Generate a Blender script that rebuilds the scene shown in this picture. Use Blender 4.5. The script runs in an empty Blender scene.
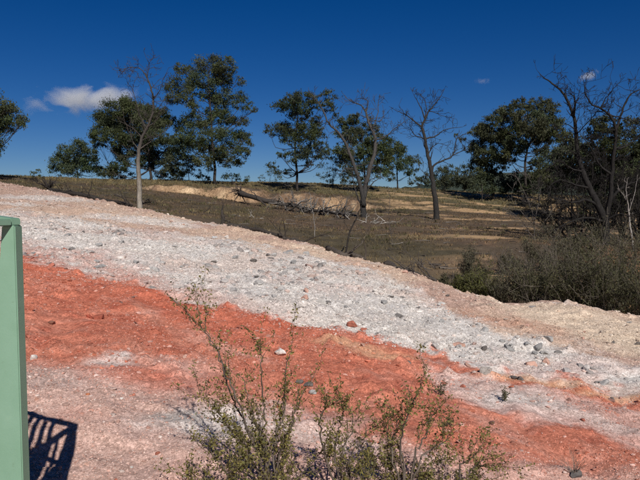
import bpy, math, random
import numpy as np
from mathutils import Vector

random.seed(7)
RNG = np.random.default_rng(11)
scene = bpy.context.scene
COL = scene.collection

# ------------------------------------------------------------------ camera
EYE = 1.9                       # metres above the clay at the photographer's feet
FPX = 640.0                     # focal length in pixels of the 640 px wide photograph
PITCH = math.atan(32.0 / FPX)   # looking slightly down
cam_d = bpy.data.cameras.new("camera")
cam_d.sensor_width = 36.0
cam_d.lens = 36.0 * FPX / 640.0
cam_d.clip_start = 0.05
cam_d.clip_end = 30000.0
cam = bpy.data.objects.new("camera", cam_d)
COL.objects.link(cam)
cam.location = (0, 0, EYE)
cam.rotation_euler = (math.pi / 2 - PITCH, 0, 0)
scene.camera = cam

# ------------------------------------------------------------------ world, sun, exposure
SUN_EL = math.radians(37.0)
SUN_AZ = math.atan2(0.26, -0.965)          # compass style: x = sin, y = cos
world = bpy.data.worlds.new("World")
scene.world = world
world.use_nodes = True
wn = world.node_tree
wn.nodes.clear()
w_out = wn.nodes.new("ShaderNodeOutputWorld")
w_bg = wn.nodes.new("ShaderNodeBackground")
w_sky = wn.nodes.new("ShaderNodeTexSky")
w_sky.sky_type = 'NISHITA'
w_sky.sun_disc = False
w_sky.sun_elevation = SUN_EL
w_sky.sun_rotation = SUN_AZ
w_sky.altitude = 600.0
w_sky.air_density = 0.75
w_sky.dust_density = 0.25
w_sky.ozone_density = 5.0
w_hsv = wn.nodes.new("ShaderNodeHueSaturation")
w_hsv.inputs["Saturation"].default_value = 1.32
w_hsv.inputs["Hue"].default_value = 0.512
w_hsv.inputs["Value"].default_value = 0.80
wn.links.new(w_sky.outputs[0], w_hsv.inputs["Color"])
wn.links.new(w_hsv.outputs[0], w_bg.inputs["Color"])
w_bg.inputs["Strength"].default_value = 0.05
wn.links.new(w_bg.outputs[0], w_out.inputs["Surface"])

sun_d = bpy.data.lights.new("sun", 'SUN')
sun_d.energy = 4.3
sun_d.angle = math.radians(0.5)
sun_d.color = (1.0, 0.955, 0.89)
sun = bpy.data.objects.new("sun", sun_d)
COL.objects.link(sun)
SUN_DIR = Vector((math.sin(SUN_AZ) * math.cos(SUN_EL), math.cos(SUN_AZ) * math.cos(SUN_EL), math.sin(SUN_EL)))
sun.rotation_euler = SUN_DIR.to_track_quat('Z', 'Y').to_euler()
sun.location = (8, -20, 30)

vs = scene.view_settings
scene.display_settings.display_device = 'sRGB'
vs.view_transform = 'Standard'
vs.look = 'None'
vs.exposure = 0.24
vs.gamma = 1.0
vs.use_curve_mapping = False
scene.cycles.use_denoising = False
scene.cycles.sample_clamp_indirect = 3.0
scene.cycles.max_bounces = 6
scene.cycles.diffuse_bounces = 3
scene.cycles.transparent_max_bounces = 8
scene.cycles.volume_bounces = 2

# ------------------------------------------------------------------ noise and small maths
def _hash(ix, iy, seed):
    h = (ix.astype(np.int64) * 374761393 + iy.astype(np.int64) * 668265263 + seed * 1442695041) & 0xffffffff
    h = ((h ^ (h >> 13)) * 1274126177) & 0xffffffff
    h = (h ^ (h >> 16)) & 0xffffffff
    return h.astype(np.float64) / 4294967295.0

def vnoise(x, y, seed=0):
    x = np.asarray(x, float); y = np.asarray(y, float)
    ix = np.floor(x); iy = np.floor(y)
    fx = x - ix; fy = y - iy
    fx = fx * fx * fx * (fx * (fx * 6 - 15) + 10); fy = fy * fy * fy * (fy * (fy * 6 - 15) + 10)
    a = _hash(ix, iy, seed); b = _hash(ix + 1, iy, seed)
    c = _hash(ix, iy + 1, seed); d = _hash(ix + 1, iy + 1, seed)
    return (a + (b - a) * fx) * (1 - fy) + (c + (d - c) * fx) * fy - 0.5

def fbm(x, y, scale, octaves=4, seed=0, gain=0.5):
    x = np.asarray(x, float) / scale; y = np.asarray(y, float) / scale
    t = 0.0; amp = 1.0; tot = 0.0
    for k in range(octaves):
        c, s = math.cos(0.6 * k + 0.3), math.sin(0.6 * k + 0.3)
        t = t + amp * vnoise((c * x - s * y) * 2 ** k, (s * x + c * y) * 2 ** k, seed + 17 * k)
        tot += amp; amp *= gain
    return t / tot * 2.0

def sstep(a, b, v):
    t = np.clip((v - a) / (b - a), 0, 1)
    return t * t * (3 - 2 * t)

def mix(a, b, t):
    t = np.asarray(t)[..., None]
    return a * (1 - t) + np.asarray(b) * t

# ------------------------------------------------------------------ photo pixel -> direction
_cp, _sp = math.cos(PITCH), math.sin(PITCH)
def ray(px, py):
    a = (px - 320.0) / FPX; b = (240.0 - py) / FPX
    y = _cp + b * _sp; z = -_sp + b * _cp
    return a / y, z / y                    # x and z per metre of depth

def at(px, py, D):
    u, v = ray(px, py)
    return Vector((u * D, D, EYE + v * D))

# ------------------------------------------------------------------ terrain
def plane_pt(px, py):                      # where a ray meets the mean plane of the quarried slope
    u, v = ray(px, py)
    D = -EYE / (v + 0.1 * u - 0.05)
    return u * D, D

def edge(pts):                             # a line across the slope seen in the photo, in plan
    P = sorted(plane_pt(*p) for p in pts)
    X = np.array([p[0] for p in P]); Y = np.array([p[1] for p in P])
    sl0 = (Y[1] - Y[0]) / (X[1] - X[0]); sl1 = (Y[-1] - Y[-2]) / (X[-1] - X[-2])
    sl0 = max(-1.2, min(0.2, sl0)); sl1 = max(-1.2, min(0.2, sl1))
    def f(x):
        x = np.asarray(x, float)
        r = np.interp(x, X, Y)
        r = np.where(x < X[0], Y[0] + (x - X[0]) * sl0, r)
        return np.where(x > X[-1], Y[-1] + (x - X[-1]) * sl1, r)
    return f

CREST = edge([(0, 180), (45, 187), (90, 195), (140, 205), (200, 217), (250, 227), (300, 237), (350, 250), (400, 262),
              (450, 279), (500, 293), (530, 293), (560, 292), (600, 300), (640, 308)])

_gy = [-80, 0, 12, 15, 20, 28, 36, 45, 57, 66, 75, 90, 130, 250, 600, 3000]
_gz = [-3.5, -3.0, -2.75, -2.6, -2.2, -1.35, -.9, -.45, .35, 1.7, 2.85, 3.2, 3.0, -4, -20, -30]
def far_h(x, y):
    x = np.asarray(x, float); y = np.asarray(y, float)
    g = np.interp(y, _gy, _gz)
    kl = np.interp(y, [0, 20, 30, 48, 60, 75, 100], [.06, .09, .125, .115, .06, .022, .015])
    kr = np.interp(y, [0, 20, 30, 48, 75, 100], [.01, .02, .03, .045, .06, .03])
    xl = np.minimum(x, 0); xr = np.maximum(x, 0)
    g = g - kl * np.maximum(xl, -45) - kr * np.minimum(xr, 60)
    # eroded bank
    ys = 57.5 + fbm(x, y * 0, 7, 3, 5) * 2.2 + fbm(x, y * 0, 1.6, 3, 6) * 1.3 + fbm(x, y, .5, 2, 7) * .35
    m = sstep(-19, -13, x) * (1 - sstep(4.0, 8, x))
    tt = y - ys
    cut = -0.95 * sstep(-9, -1, tt) * (1 - sstep(-0.5, 0.55, tt)) + 0.55 * sstep(-0.5, 0.7, tt) * (1 - sstep(1, 10, tt))
    hv = np.clip(0.62 + 1.0 * fbm(x, y * 0, 5, 3, 8) + 0.5 * fbm(x, y * 0, 1.1, 2, 9), 0.12, 1.25)
    g = g + m * cut * hv
    g = g + fbm(x, y, 9, 4, 21) * 0.22 + fbm(x, y, 1.4, 3, 22) * 0.06
    return g + EYE

def near_h(x, y):
    n = -0.1 * x + 0.05 * np.minimum(y, 45)
    n = n + fbm(x, y, 5, 2, 31) * 0.07 + fbm(x, y, 1.6, 3, 32) * 0.045
    return n

def H(x, y):
    x = np.asarray(x, float); y = np.asarray(y, float)
    n = near_h(np.clip(x, -45, 45), y)
    d = (y - CREST(x) - fbm(x, y * 0, 2.2, 3, 41) * 0.5) * 0.8
    w = 0.9
    sp = np.where(d > 8, d, w * np.log1p(np.exp(np.clip(d, -30, 8) / w)))
    bank = n - 0.42 * sp + 0.05
    f = far_h(x, y)
    k = 0.12
    hmax = np.maximum(bank, f) + k * np.exp(-np.abs(bank - f) / k) * 0.5
    # behind the crest only; the camera side always stays the clay slope
    return np.where(d < -4, n + 0.05, hmax)

def h1(x, y):
    return float(H(np.array([x]), np.array([y]))[0])

def clods(x, y):                           # fine relief of the loose clay and rubble
    r = fbm(x, y, 0.45, 3, 51) * 0.035
    l = np.clip(fbm(x, y, 0.16, 2, 52), 0.05, 1) - 0.05
    l2 = np.clip(fbm(x, y, 0.5, 2, 53) - 0.1, 0, 1)
    rill = np.abs(fbm(x * 1.7 + y * 0.5, y * 0.25, 0.9, 2, 54))
    return r * 1.7 + l * 0.11 * (0.4 + 1.4 * l2) + np.abs(fbm(x, y, .12, 2, 55)) * .009 - 0.06 * np.clip(0.25 - rill, 0, 1) * 2

def ground(px, py, dmin=2.0, dmax=160.0):
    u, v = ray(px, py)
    D = np.arange(dmin, dmax, 0.05)
    hit = np.nonzero(EYE + v * D <= H(u * D, D))[0]
    d = D[hit[0]] if len(hit) else dmax
    return Vector((u * d, d, h1(u * d, d)))

def crest_pt(px, beyond=0.0, lift=0.0):    # on the visible rim of the slope in that column
    u, _ = ray(px, 230)
    D = np.arange(8, 60, 0.02)
    dc = D[np.argmin(np.abs(D - CREST(u * D)))]
    D = D[(D < dc + .6) & (D > dc * .6)]
    d = D[np.argmax((H(u * D, D) - EYE) / D)] + beyond
    return Vector((u * d, d, h1(u * d, d) + lift))

# ------------------------------------------------------------------ mesh helpers
class Buf:
    def __init__(s):
        s.v = []; s.q = []; s.t = []; s.c = []; s.n = 0
    def add(s, V, quads=None, tris=None, col=None):
        V = np.asarray(V, float).reshape(-1, 3)
        if quads is not None and len(quads): s.q.append(np.asarray(quads, int).reshape(-1, 4) + s.n)
        if tris is not None and len(tris): s.t.append(np.asarray(tris, int).reshape(-1, 3) + s.n)
        s.v.append(V); s.n += len(V)
        if col is not None:
            c = np.asarray(col, float)
            s.c.append(np.broadcast_to(c, (len(V), 3)) if c.ndim == 1 else c)
    def tube(s, pts, rad, sides=6, col=None, cap=True):
        P = np.array([list(p) for p in pts], float); R = np.broadcast_to(np.asarray(rad, float), (len(P),))
        T = np.gradient(P, axis=0); T /= np.linalg.norm(T, axis=1)[:, None] + 1e-9
        ref = np.array([0.31, 0.17, 0.93]) if abs(T[0][2]) < 0.8 else np.array([0.93, 0.2, 0.1])
        A = np.cross(T, ref); A /= np.linalg.norm(A, axis=1)[:, None] + 1e-9
        B = np.cross(T, A)
        an = np.arange(sides) * 2 * math.pi / sides
        V = P[:, None] + R[:, None, None] * (A[:, None] * np.cos(an)[None, :, None] + B[:, None] * np.sin(an)[None, :, None])
        n = len(P)
        i = np.arange(n - 1)[:, None] * sides; j = np.arange(sides)[None]; j2 = (j + 1) % sides
        Q = np.stack([i + j, i + j2, i + sides + j2, i + sides + j], -1).reshape(-1, 4)
        V = V.reshape(-1, 3); tr = []
        if cap:
            V = np.vstack([V, P[0], P[-1]])
            for k in range(sides):
                tr.append((n * sides, (k + 1) % sides, k))
                tr.append((n * sides + 1, (n - 1) * sides + k, (n - 1) * sides + (k + 1) % sides))
        s.add(V, Q, tr, col)
    def mesh(s, name, smooth=False):
        me = bpy.data.meshes.new(name)
        V = np.vstack(s.v) if s.v else np.zeros((0, 3))
        Q = np.vstack(s.q) if s.q else np.zeros((0, 4), int)
        T = np.vstack(s.t) if s.t else np.zeros((0, 3), int)
        me.vertices.add(len(V)); me.vertices.foreach_set("co", V.astype(np.float32).ravel())
        me.loops.add(Q.size + T.size); me.polygons.add(len(Q) + len(T))
        me.loops.foreach_set("vertex_index", np.concatenate([Q.ravel(), T.ravel()]).astype(np.int32))
        st = np.concatenate([np.arange(len(Q)) * 4, Q.size + np.arange(len(T)) * 3]).astype(np.int32)
        me.polygons.foreach_set("loop_start", st)
        me.polygons.foreach_set("use_smooth", np.full(len(Q) + len(T), smooth, dtype=bool))
        me.update(calc_edges=True)
        if s.c:
            C = np.vstack(s.c)
            at_ = me.attributes.new("Col", 'FLOAT_COLOR', 'POINT')
            at_.data.foreach_set("color", np.hstack([C, np.ones((len(C), 1))]).astype(np.float32).ravel())
        return me

def link(name, me, mat, parent=None):
    o = bpy.data.objects.new(name, me)
    if mat is not None and len(me.materials) == 0: me.materials.append(mat)
    COL.objects.link(o)
    if parent is not None: o.parent = parent
    return o

def tag(o, label=None, cat=None, group=None, kind=None):
    if label: o["label"] = label
    if cat: o["category"] = cat
    if group: o["group"] = group
    if kind: o["kind"] = kind
    return o

def empty(name, loc):
    o = bpy.data.objects.new(name, None)
    o.empty_display_size = 0.2
    COL.objects.link(o); o.location = loc
    return o

def part(name, buf, mat, root, smooth=False):      # world-space buffer under a root Empty
    base = np.array(root.location)
    buf.v = [v - base for v in buf.v]
    return link(name, buf.mesh(name, smooth), mat, root)

# ------------------------------------------------------------------ materials
def mat_new(name, rough=0.9, spec=0.2):
    m = bpy.data.materials.new(name); m.use_nodes = True
    nt = m.node_tree; b = nt.nodes["Principled BSDF"]
    b.inputs["Roughness"].default_value = rough
    b.inputs["Specular IOR Level"].default_value = spec
    return m, nt, b

def N(nt, typ, **kw):
    n = nt.nodes.new(typ)
    for k, v in kw.items(): setattr(n, k, v)
    return n

def noise_node(nt, vec, scale, detail=4, rough=0.6):
    n = N(nt, "ShaderNodeTexNoise"); n.inputs["Scale"].default_value = scale
    n.inputs["Detail"].default_value = detail; n.inputs["Roughness"].default_value = rough
    nt.links.new(vec, n.inputs["Vector"]); return n

def ramp(nt, fac, stops):
    r = N(nt, "ShaderNodeValToRGB"); e = r.color_ramp.elements
    while len(e) < len(stops): e.new(0.5)
    for el, (p, c) in zip(e, stops): el.position = p; el.color = (*c, 1)
    nt.links.new(fac, r.inputs[0]); return r

def mul(nt, a, b, fac=1.0, typ='MULTIPLY'):
    m = N(nt, "ShaderNodeMix", data_type='RGBA', blend_type=typ)
    m.inputs[0].default_value = fac
    nt.links.new(a, m.inputs[6]); nt.links.new(b, m.inputs[7]); return m.outputs[2]

def soil_material(name, grain=1.0, bump=0.02):
    m, nt, b = mat_new(name, 0.95, 0.08)
    att = N(nt, "ShaderNodeAttribute", attribute_name="Col")
    pos = N(nt, "ShaderNodeNewGeometry").outputs["Position"]
    n1 = noise_node(nt, pos, 9 / grain, 5, 0.7)
    n2 = noise_node(nt, pos, 55 / grain, 3, 0.7)
    v = N(nt, "ShaderNodeTexVoronoi"); v.inputs["Scale"].default_value = 38 / grain; nt.links.new(pos, v.inputs["Vector"])
    r1 = ramp(nt, n1.outputs[0], [(0.28, (.82, .81, .80)), (0.5, (1, 1, 1)), (0.72, (1.12, 1.13, 1.14))])
    r2 = ramp(nt, n2.outputs[0], [(0.3, (.74, .72, .72)), (0.5, (1, 1, 1)), (0.72, (1.22, 1.23, 1.24))])
    r3 = ramp(nt, v.outputs["Color"], [(0.0, (.66, .64, .63)), (0.5, (1, 1, 1)), (1.0, (1.38, 1.40, 1.42))])
    v2 = N(nt, "ShaderNodeTexVoronoi"); v2.inputs["Scale"].default_value = 125 / grain; nt.links.new(pos, v2.inputs["Vector"])
    r4 = ramp(nt, v2.outputs["Color"], [(0.0, (.58, .56, .55)), (0.5, (1, 1, 1)), (1.0, (1.42, 1.44, 1.46))])
    c = mul(nt, att.outputs["Color"], r1.outputs[0]); c = mul(nt, c, r2.outputs[0]); c = mul(nt, c, r3.outputs[0], 0.9); c = mul(nt, c, r4.outputs[0], 0.9)
    nt.links.new(c, b.inputs["Base Color"])
    add = N(nt, "ShaderNodeMath", operation='ADD'); nt.links.new(n1.outputs[0], add.inputs[0]); nt.links.new(n2.outputs[0], add.inputs[1])
    bp = N(nt, "ShaderNodeBump"); bp.inputs["Strength"].default_value = 0.9; bp.inputs["Distance"].default_value = bump
    nt.links.new(add.outputs[0], bp.inputs["Height"]); nt.links.new(bp.outputs[0], b.inputs["Normal"])
    return m

def stone_material(name):
    m, nt, b = mat_new(name, 0.9, 0.15)
    oi = N(nt, "ShaderNodeObjectInfo")
    pos = N(nt, "ShaderNodeNewGeometry").outputs["Position"]
    n1 = noise_node(nt, pos, 22, 5, 0.7)
    r1 = ramp(nt, n1.outputs[0], [(0.28, (.55, .53, .5)), (0.5, (1, 1, 1)), (0.75, (1.35, 1.33, 1.3))])
    c = mul(nt, oi.outputs["Color"], r1.outputs[0]); nt.links.new(c, b.inputs["Base Color"])
    bp = N(nt, "ShaderNodeBump"); bp.inputs["Strength"].default_value = 0.8; bp.inputs["Distance"].default_value = 0.012
    nt.links.new(n1.outputs[0], bp.inputs["Height"]); nt.links.new(bp.outputs[0], b.inputs["Normal"])
    return m

def attr_material(name, rough=0.9, grain=40, spec=0.1, amp=0.35, bump=0.0, stretch=0):
    m, nt, b = mat_new(name, rough, spec)
    att = N(nt, "ShaderNodeAttribute", attribute_name="Col")
    pos = N(nt, "ShaderNodeNewGeometry").outputs["Position"]
    if stretch:
        mp = N(nt, "ShaderNodeMapping"); mp.inputs["Scale"].default_value = (1, 1, stretch); nt.links.new(pos, mp.inputs[0]); pos = mp.outputs[0]
    n1 = noise_node(nt, pos, grain, 5, 0.75)
    r1 = ramp(nt, n1.outputs[0], [(0.3, (1 - amp,) * 3), (0.5, (1, 1, 1)), (0.72, (1 + amp,) * 3)])
    c = mul(nt, att.outputs["Color"], r1.outputs[0]); nt.links.new(c, b.inputs["Base Color"])
    if bump:
        bp = N(nt, "ShaderNodeBump"); bp.inputs["Strength"].default_value = 0.8; bp.inputs["Distance"].default_value = bump
        nt.links.new(n1.outputs[0], bp.inputs["Height"]); nt.links.new(bp.outputs[0], b.inputs["Normal"])
    return m

def leaf_material(name):
    m, nt, b = mat_new(name, 0.6, 0.15)
    att = N(nt, "ShaderNodeAttribute", attribute_name="Col")
    nt.links.new(att.outputs["Color"], b.inputs["Base Color"])
    tr = N(nt, "ShaderNodeBsdfTranslucent"); nt.links.new(att.outputs["Color"], tr.inputs["Color"])
    ms = N(nt, "ShaderNodeMixShader"); ms.inputs[0].default_value = 0.22
    nt.links.new(b.outputs[0], ms.inputs[1]); nt.links.new(tr.outputs[0], ms.inputs[2])
    nt.links.new(ms.outputs[0], nt.nodes["Material Output"].inputs["Surface"])
    return m

M_CLAY = soil_material("clay_slope", 1.0, 0.005)
M_HILL = soil_material("hillside_soil", 4.5, 0.04)
M_STONE = stone_material("rock")
M_GRAVEL = attr_material("gravel", 0.92, 60, 0.1, 0.3)
M_BARK = attr_material("bark", 0.9, 22, 0.12, 0.6, 0.05, 0.22)
M_LEAF = leaf_material("leaf")
M_GRASS = attr_material("dry_grass", 0.8, 3, 0.1, 0.2)

# ------------------------------------------------------------------ colours of the quarried slope
B_white_top = edge([(0, 212), (25, 214), (100, 224), (200, 240), (300, 258), (370, 272), (420, 290), (455, 318), (500, 338), (560, 352), (640, 372)])
B_red_top = edge([(0, 258), (25, 263), (60, 270), (120, 284), (200, 305), (300, 326), (400, 350), (450, 359), (500, 369), (560, 379), (640, 391)])
B_red_low = edge([(0, 362), (25, 367), (90, 378), (150, 388), (200, 404), (250, 418), (300, 430), (360, 442), (420, 450), (500, 458), (560, 462), (640, 472)])
B_strip_low = edge([(0, 800), (380, 800), (400, 372), (450, 380), (480, 386), (530, 396), (580, 404), (640, 414)])
B_wedge_low = edge([(300, 358), (380, 372), (440, 386), (480, 400), (530, 416), (580, 428), (640, 444)])
C_white = np.array((.565, .525, .485)); C_cream = np.array((.60, .49, .37)); C_beige = np.array((.50, .36, .27))
C_pinkbr = np.array((.36, .235, .19)); C_red = np.array((.47, .155, .097)); C_deep = np.array((.40, .105, .06))
C_pale = np.array((.51, .35, .30)); C_pink = np.array((.49, .325, .27)); C_ash = np.array((.30, .28, .265))

def blob(x, y, px, py, rx, ry, soft=0.6):
    cx, cy = plane_pt(px, py)
    x0, _ = plane_pt(px - rx, py); x1, _ = plane_pt(px + rx, py)
    _, y0 = plane_pt(px, py + ry); _, y1 = plane_pt(px, py - ry)
    d = np.hypot((x - cx) / (abs(x1 - x0) / 2), (y - cy) / (abs(y1 - y0) / 2))
    d = d + fbm(x, y, 0.16 * cy ** 0.8, 5, int(px + py), .65) * 1.0
    return 1 - sstep(1 - soft, 1 + soft, d)

def clay_colour(x, y):
    wob = fbm(x, y, 2.2, 4, 61) * 0.07 + fbm(x, y, 0.5, 4, 62) * 0.06 + fbm(x, y, 0.13, 3, 66, .7) * 0.045
    ye = y * (1 + wob)
    n1 = fbm(x, y, 1.5, 4, 63); n2 = fbm(x, y, 0.45, 4, 64); n3 = fbm(x + 0.8 * y, y * 0.35 - 0.2 * x, 0.6, 4, 65)
    c = np.tile(C_beige, (len(x), 1))
    c = mix(c, C_pinkbr, sstep(-0.1, 0.45, n1 + 0.4 * n2) * 0.8)
    c = mix(c, C_cream, sstep(0.1, 0.6, -n1 + 0.5 * n2) * sstep(-4, 2, x) * 0.9)
    c = mix(c, C_white, sstep(0.2, 0.65, n3) * 0.55)
    c = mix(c, C_pinkbr, sstep(-6, -12, x) * 0.55)
    # far left pale streaks
    for b in [(40, 198, 75, 3.2), (20, 206, 40, 2), (150, 222, 60, 2.5)]:
        c = mix(c, C_white, blob(x, y, *b) * 0.75)
    # yellowish heap on the right
    c = mix(c, C_cream, blob(x, y, 590, 322, 70, 22) * 0.75)
    c = mix(c, np.array((.42, .23, .16)), blob(x, y, 510, 325, 48, 9) * 0.75)
    c = mix(c, np.array((.40, .22, .15)), blob(x, y, 345, 266, 30, 4) * 0.55)
    # white band
    tw = B_white_top(x); tr = B_red_top(x)
    w = sstep(0.06, -0.05, (ye - tw) / tw)
    white = mix(np.tile(C_white, (len(x), 1)), C_pale, sstep(0.1, 0.6, n1 + 0.3 * n2) * 0.55)
    white = mix(white, np.array((.40, .375, .355)), sstep(0.1, 0.65, n2 + .5 * fbm(x, y, .15, 3, 67)) * 0.6)
    white = mix(white, np.array((.46, .30, .245)), sstep(0.25, 0.7, fbm(x, y, 2.6, 4, 68)) * 0.5)
    white = mix(white, np.array((.37, .35, .335)), sstep(0.12, 0.5, fbm(x, y, 1.9, 4, 630) + .4 * n2) * .6)
    white = mix(white, np.array((.62, .57, .51)), sstep(0.1, 0.6, -fbm(x, y, 1.9, 4, 630)) * .6)
    white = mix(white, np.array((.50, .36, .29)), sstep(0.05, 0.5, fbm(x + 3, y, 1.3, 4, 640)) * .45)
    c = mix(c, white, w)
    # pink rubble between white and red on the left
    pk = sstep(1.22, 1.06, ye / tr) * sstep(0.5, -2.5, x) * sstep(-0.35, 0.25, n2 + 0.4)
    c = mix(c, np.array((.47, .27, .22)), pk * 0.8)
    # red band
    r = sstep(0.02, -0.02, (ye - tr) / tr)
    red = mix(np.tile(C_red, (len(x), 1)), C_deep, sstep(-0.1, 0.5, n1 - 0.3 * n2) * 0.7)
    red = mix(red, np.array((.50, .20, .13)), sstep(0.1, 0.6, n3) * 0.7)
    lo = B_red_low(x)
    depth = np.clip((tr - ye) / np.maximum(tr - lo, 0.2), 0, 1.5)
    red = mix(red, np.array((.45, .185, .125)), sstep(0.35, 1.1, depth + .25 * n2) * 0.75)
    red = mix(red, np.array((.50, .25, .19)), sstep(0.2, 0.6, fbm(x, y, .28, 3, 69)) * .4)
    red = mix(red, np.array((.28, .06, .036)), sstep(0.2, 0.6, fbm(x, y, .2, 3, 70)) * .5)
    red = mix(red, C_pale, sstep(0.25, 0.7, n3 + 0.25 * n2) * sstep(0.1, 0.5, depth) * 0.32)
    c = mix(c, red, r)
    # tan seams inside the red
    for b in [(352, 349, 34, 4), (385, 358, 30, 4), (545, 384, 48, 3.5), (600, 396, 40, 3)]:
        c = mix(c, np.array((.55, .33, .20)), blob(x, y, *b) * 0.7)
    # pale wedge on the right
    wl = B_wedge_low(x)
    st = np.where(x > plane_pt(430, 380)[0], B_red_top(x) * 0.94, -1)
    wd = sstep(0.02, -0.03, (ye - st) / np.maximum(st, 1)) * sstep(-0.03, 0.03, (ye - wl) / wl) * sstep(0.5, 1.5, x)
    c = mix(c, mix(np.tile(np.array((.50, .325, .275)), (len(x), 1)), C_white, sstep(-0.1, 0.5, n3) * 0.5), wd * 0.88)
    c = mix(c, C_white, blob(x, y, 515, 402, 32, 7) * 0.6)
    # pink foreground
    pf = sstep(0.055, -0.075, (ye - lo) / lo)
    pink = mix(np.tile(C_pink, (len(x), 1)), np.array((.48, .245, .19)), sstep(0.0, 0.5, n1 + 0.5 * n2) * 0.6)
    pink = mix(pink, C_pale, sstep(0.1, 0.6, n2 - n1) * 0.5)
    c = mix(c, pink, pf)
    # separate patches
    c = mix(c, C_pale, blob(x, y, 165, 373, 50, 9) * 0.4)
    c = mix(c, C_white, np.maximum(blob(x, y, 125, 369, 20, 5), .8 * blob(x, y, 108, 375, 26, 4)) * 0.85)
    c = mix(c, np.array((.45, .15, .1)), blob(x, y, 150, 392, 60, 10) * 0.5)
    c = mix(c, C_white, blob(x, y, 205, 432, 50, 14) * 0.75)
    c = mix(c, C_ash * 0.75, blob(x, y, 178, 425, 22, 6) * 0.75)
    c = mix(c, C_white, blob(x, y, 295, 425, 55, 18) * 0.4)
    c = mix(c, C_white, blob(x, y, 360, 450, 60, 12) * 0.35)
    c = mix(c, C_ash, blob(x, y, 60, 392, 30, 8) * 0.3)
    return c * (1 + 0.10 * n2 + 0.08 * n1)[:, None]

def hill_colour(x, y, slope):
    n1 = fbm(x, y, 9, 4, 71); n2 = fbm(x, y, 2.0, 4, 72); n3 = fbm(x * 0.45 + y * 0.1, y * 1.6, 4.0, 4, 73)
    grass = np.tile(np.array((.074, .055, .038)), (len(x), 1))
    grass = mix(grass, np.array((.075, .054, .038)), sstep(-0.2, 0.4, n2))
    grass = mix(grass, np.array((.056, .047, .030)), sstep(0, 0.5, n1))
    dry = np.array((.16, .125, .065))
    c = mix(grass, dry, sstep(0.15, 0.6, n3) * (.22 + .4 * sstep(2, 8, x)))
    c = mix(c, np.array((.10, .09, .048)), sstep(60, 64, y) * 0.5)
    tan = np.array((.34, .225, .125))
    right = sstep(3, 9, x) * (1 - sstep(70, 85, y))
    c = mix(c, tan, sstep(0.04, 0.40, n3 + 0.35 * n2 + .3 * fbm(x, y, .6, 3, 78)) * right * 0.85)
    c = mix(c, np.array((.34, .17, .085)), sstep(6, 10, x) * sstep(30, 24, y) * sstep(-0.3, 0.3, n2) * 0.8)
    bank = sstep(0.25, 0.6, slope) * sstep(50, 54, y) * (1 - sstep(64, 70, y))
    bc = mix(np.tile(np.array((.22, .145, .085)), (len(x), 1)), np.array((.12, .078, .05)), sstep(-0.2, 0.4, n2))
    bc = mix(bc, np.array((.36, .26, .16)), sstep(0.15, 0.6, fbm(x, y, 1.3, 3, 77)) * 0.8)
    c = mix(c, bc, bank)
    return c * (1.28 + 0.42 * fbm(x, y, 0.7, 4, 75, .65))[:, None]

# ------------------------------------------------------------------ ground sheets
def axis(segs):
    out = [segs[0][0]]
    for a, b, s in segs:
        n = max(1, int(round((b - a) / s))); out += list(a + (b - a) * (np.arange(n) + 1) / n)
    return np.array(out)

def grid_mesh(X, Y, zfun, cfun, hole=None, drop=None):
    gx, gy = np.meshgrid(X, Y); nx, ny = len(X), len(Y)
    x = gx.ravel(); y = gy.ravel()
    z = zfun(x, y)
    zz = z.reshape(ny, nx)
    gyy, gxx = np.gradient(zz, Y, X)
    slope = np.hypot(gxx, gyy).ravel()
    c = cfun(x, y, slope)
    i = np.arange(nx - 1)[None] + np.arange(ny - 1)[:, None] * nx
    q = np.stack([i, i + 1, i + nx + 1, i + nx], -1)
    if hole is not None:
        mx = (X[:-1] + X[1:]) / 2; my = (Y[:-1] + Y[1:]) / 2
        ins = ((mx > hole[0]) & (mx < hole[1]))[None] & ((my > hole[2]) & (my < hole[3]))[:, None]
        q = q[~ins]
    if drop is not None:
        e = np.minimum.reduce([x - X[0], X[-1] - x, y - Y[0], Y[-1] - y])
        z = z - drop * (1 - sstep(0, 0.5, e))
    b = Buf(); b.add(np.stack([x, y, z], -1), q.reshape(-1, 4), None, np.clip(c, 0, 1))
    return b

NX0, NX1, NY0, NY1 = -24.0, 11.0, 1.5, 42.0

def near_weight(x, y):
    d = (y - CREST(x) - fbm(x, y * 0, 2.2, 3, 41) * 0.5) * 0.8
    bank = near_h(np.clip(x, -45, 45), y) - 0.42 * np.where(d > 8, d, 0.9 * np.log1p(np.exp(np.clip(d, -30, 8) / 0.9))) + 0.05
    return np.where(d < -1, 1.0, sstep(-0.12, 0.10, bank - far_h(x, y)))

def surf_colour(x, y, slope):
    w = near_weight(x, y)
    return mix(hill_colour(x, y, slope), clay_colour(x, y), w)

def near_z(x, y):
    return H(x, y) + clods(x, y) * near_weight(x, y) * (1 + 0.0 * x)

Xn = axis([(NX0, -14, .14), (-14, -8, .09), (-8, -4, .065), (-4, 6.5, .052), (6.5, NX1, .12)])
Yn = axis([(NY0, 3, .06), (3, 8, .03), (8, 14, .045), (14, 22, .09), (22, NY1, .2)])
slope_buf = grid_mesh(Xn, Yn, near_z, surf_colour)
tag(link("quarry_slope", slope_buf.mesh("quarry_slope", True), M_CLAY), kind="structure",
    label="bare clay slope in white, red and pink bands")

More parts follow.
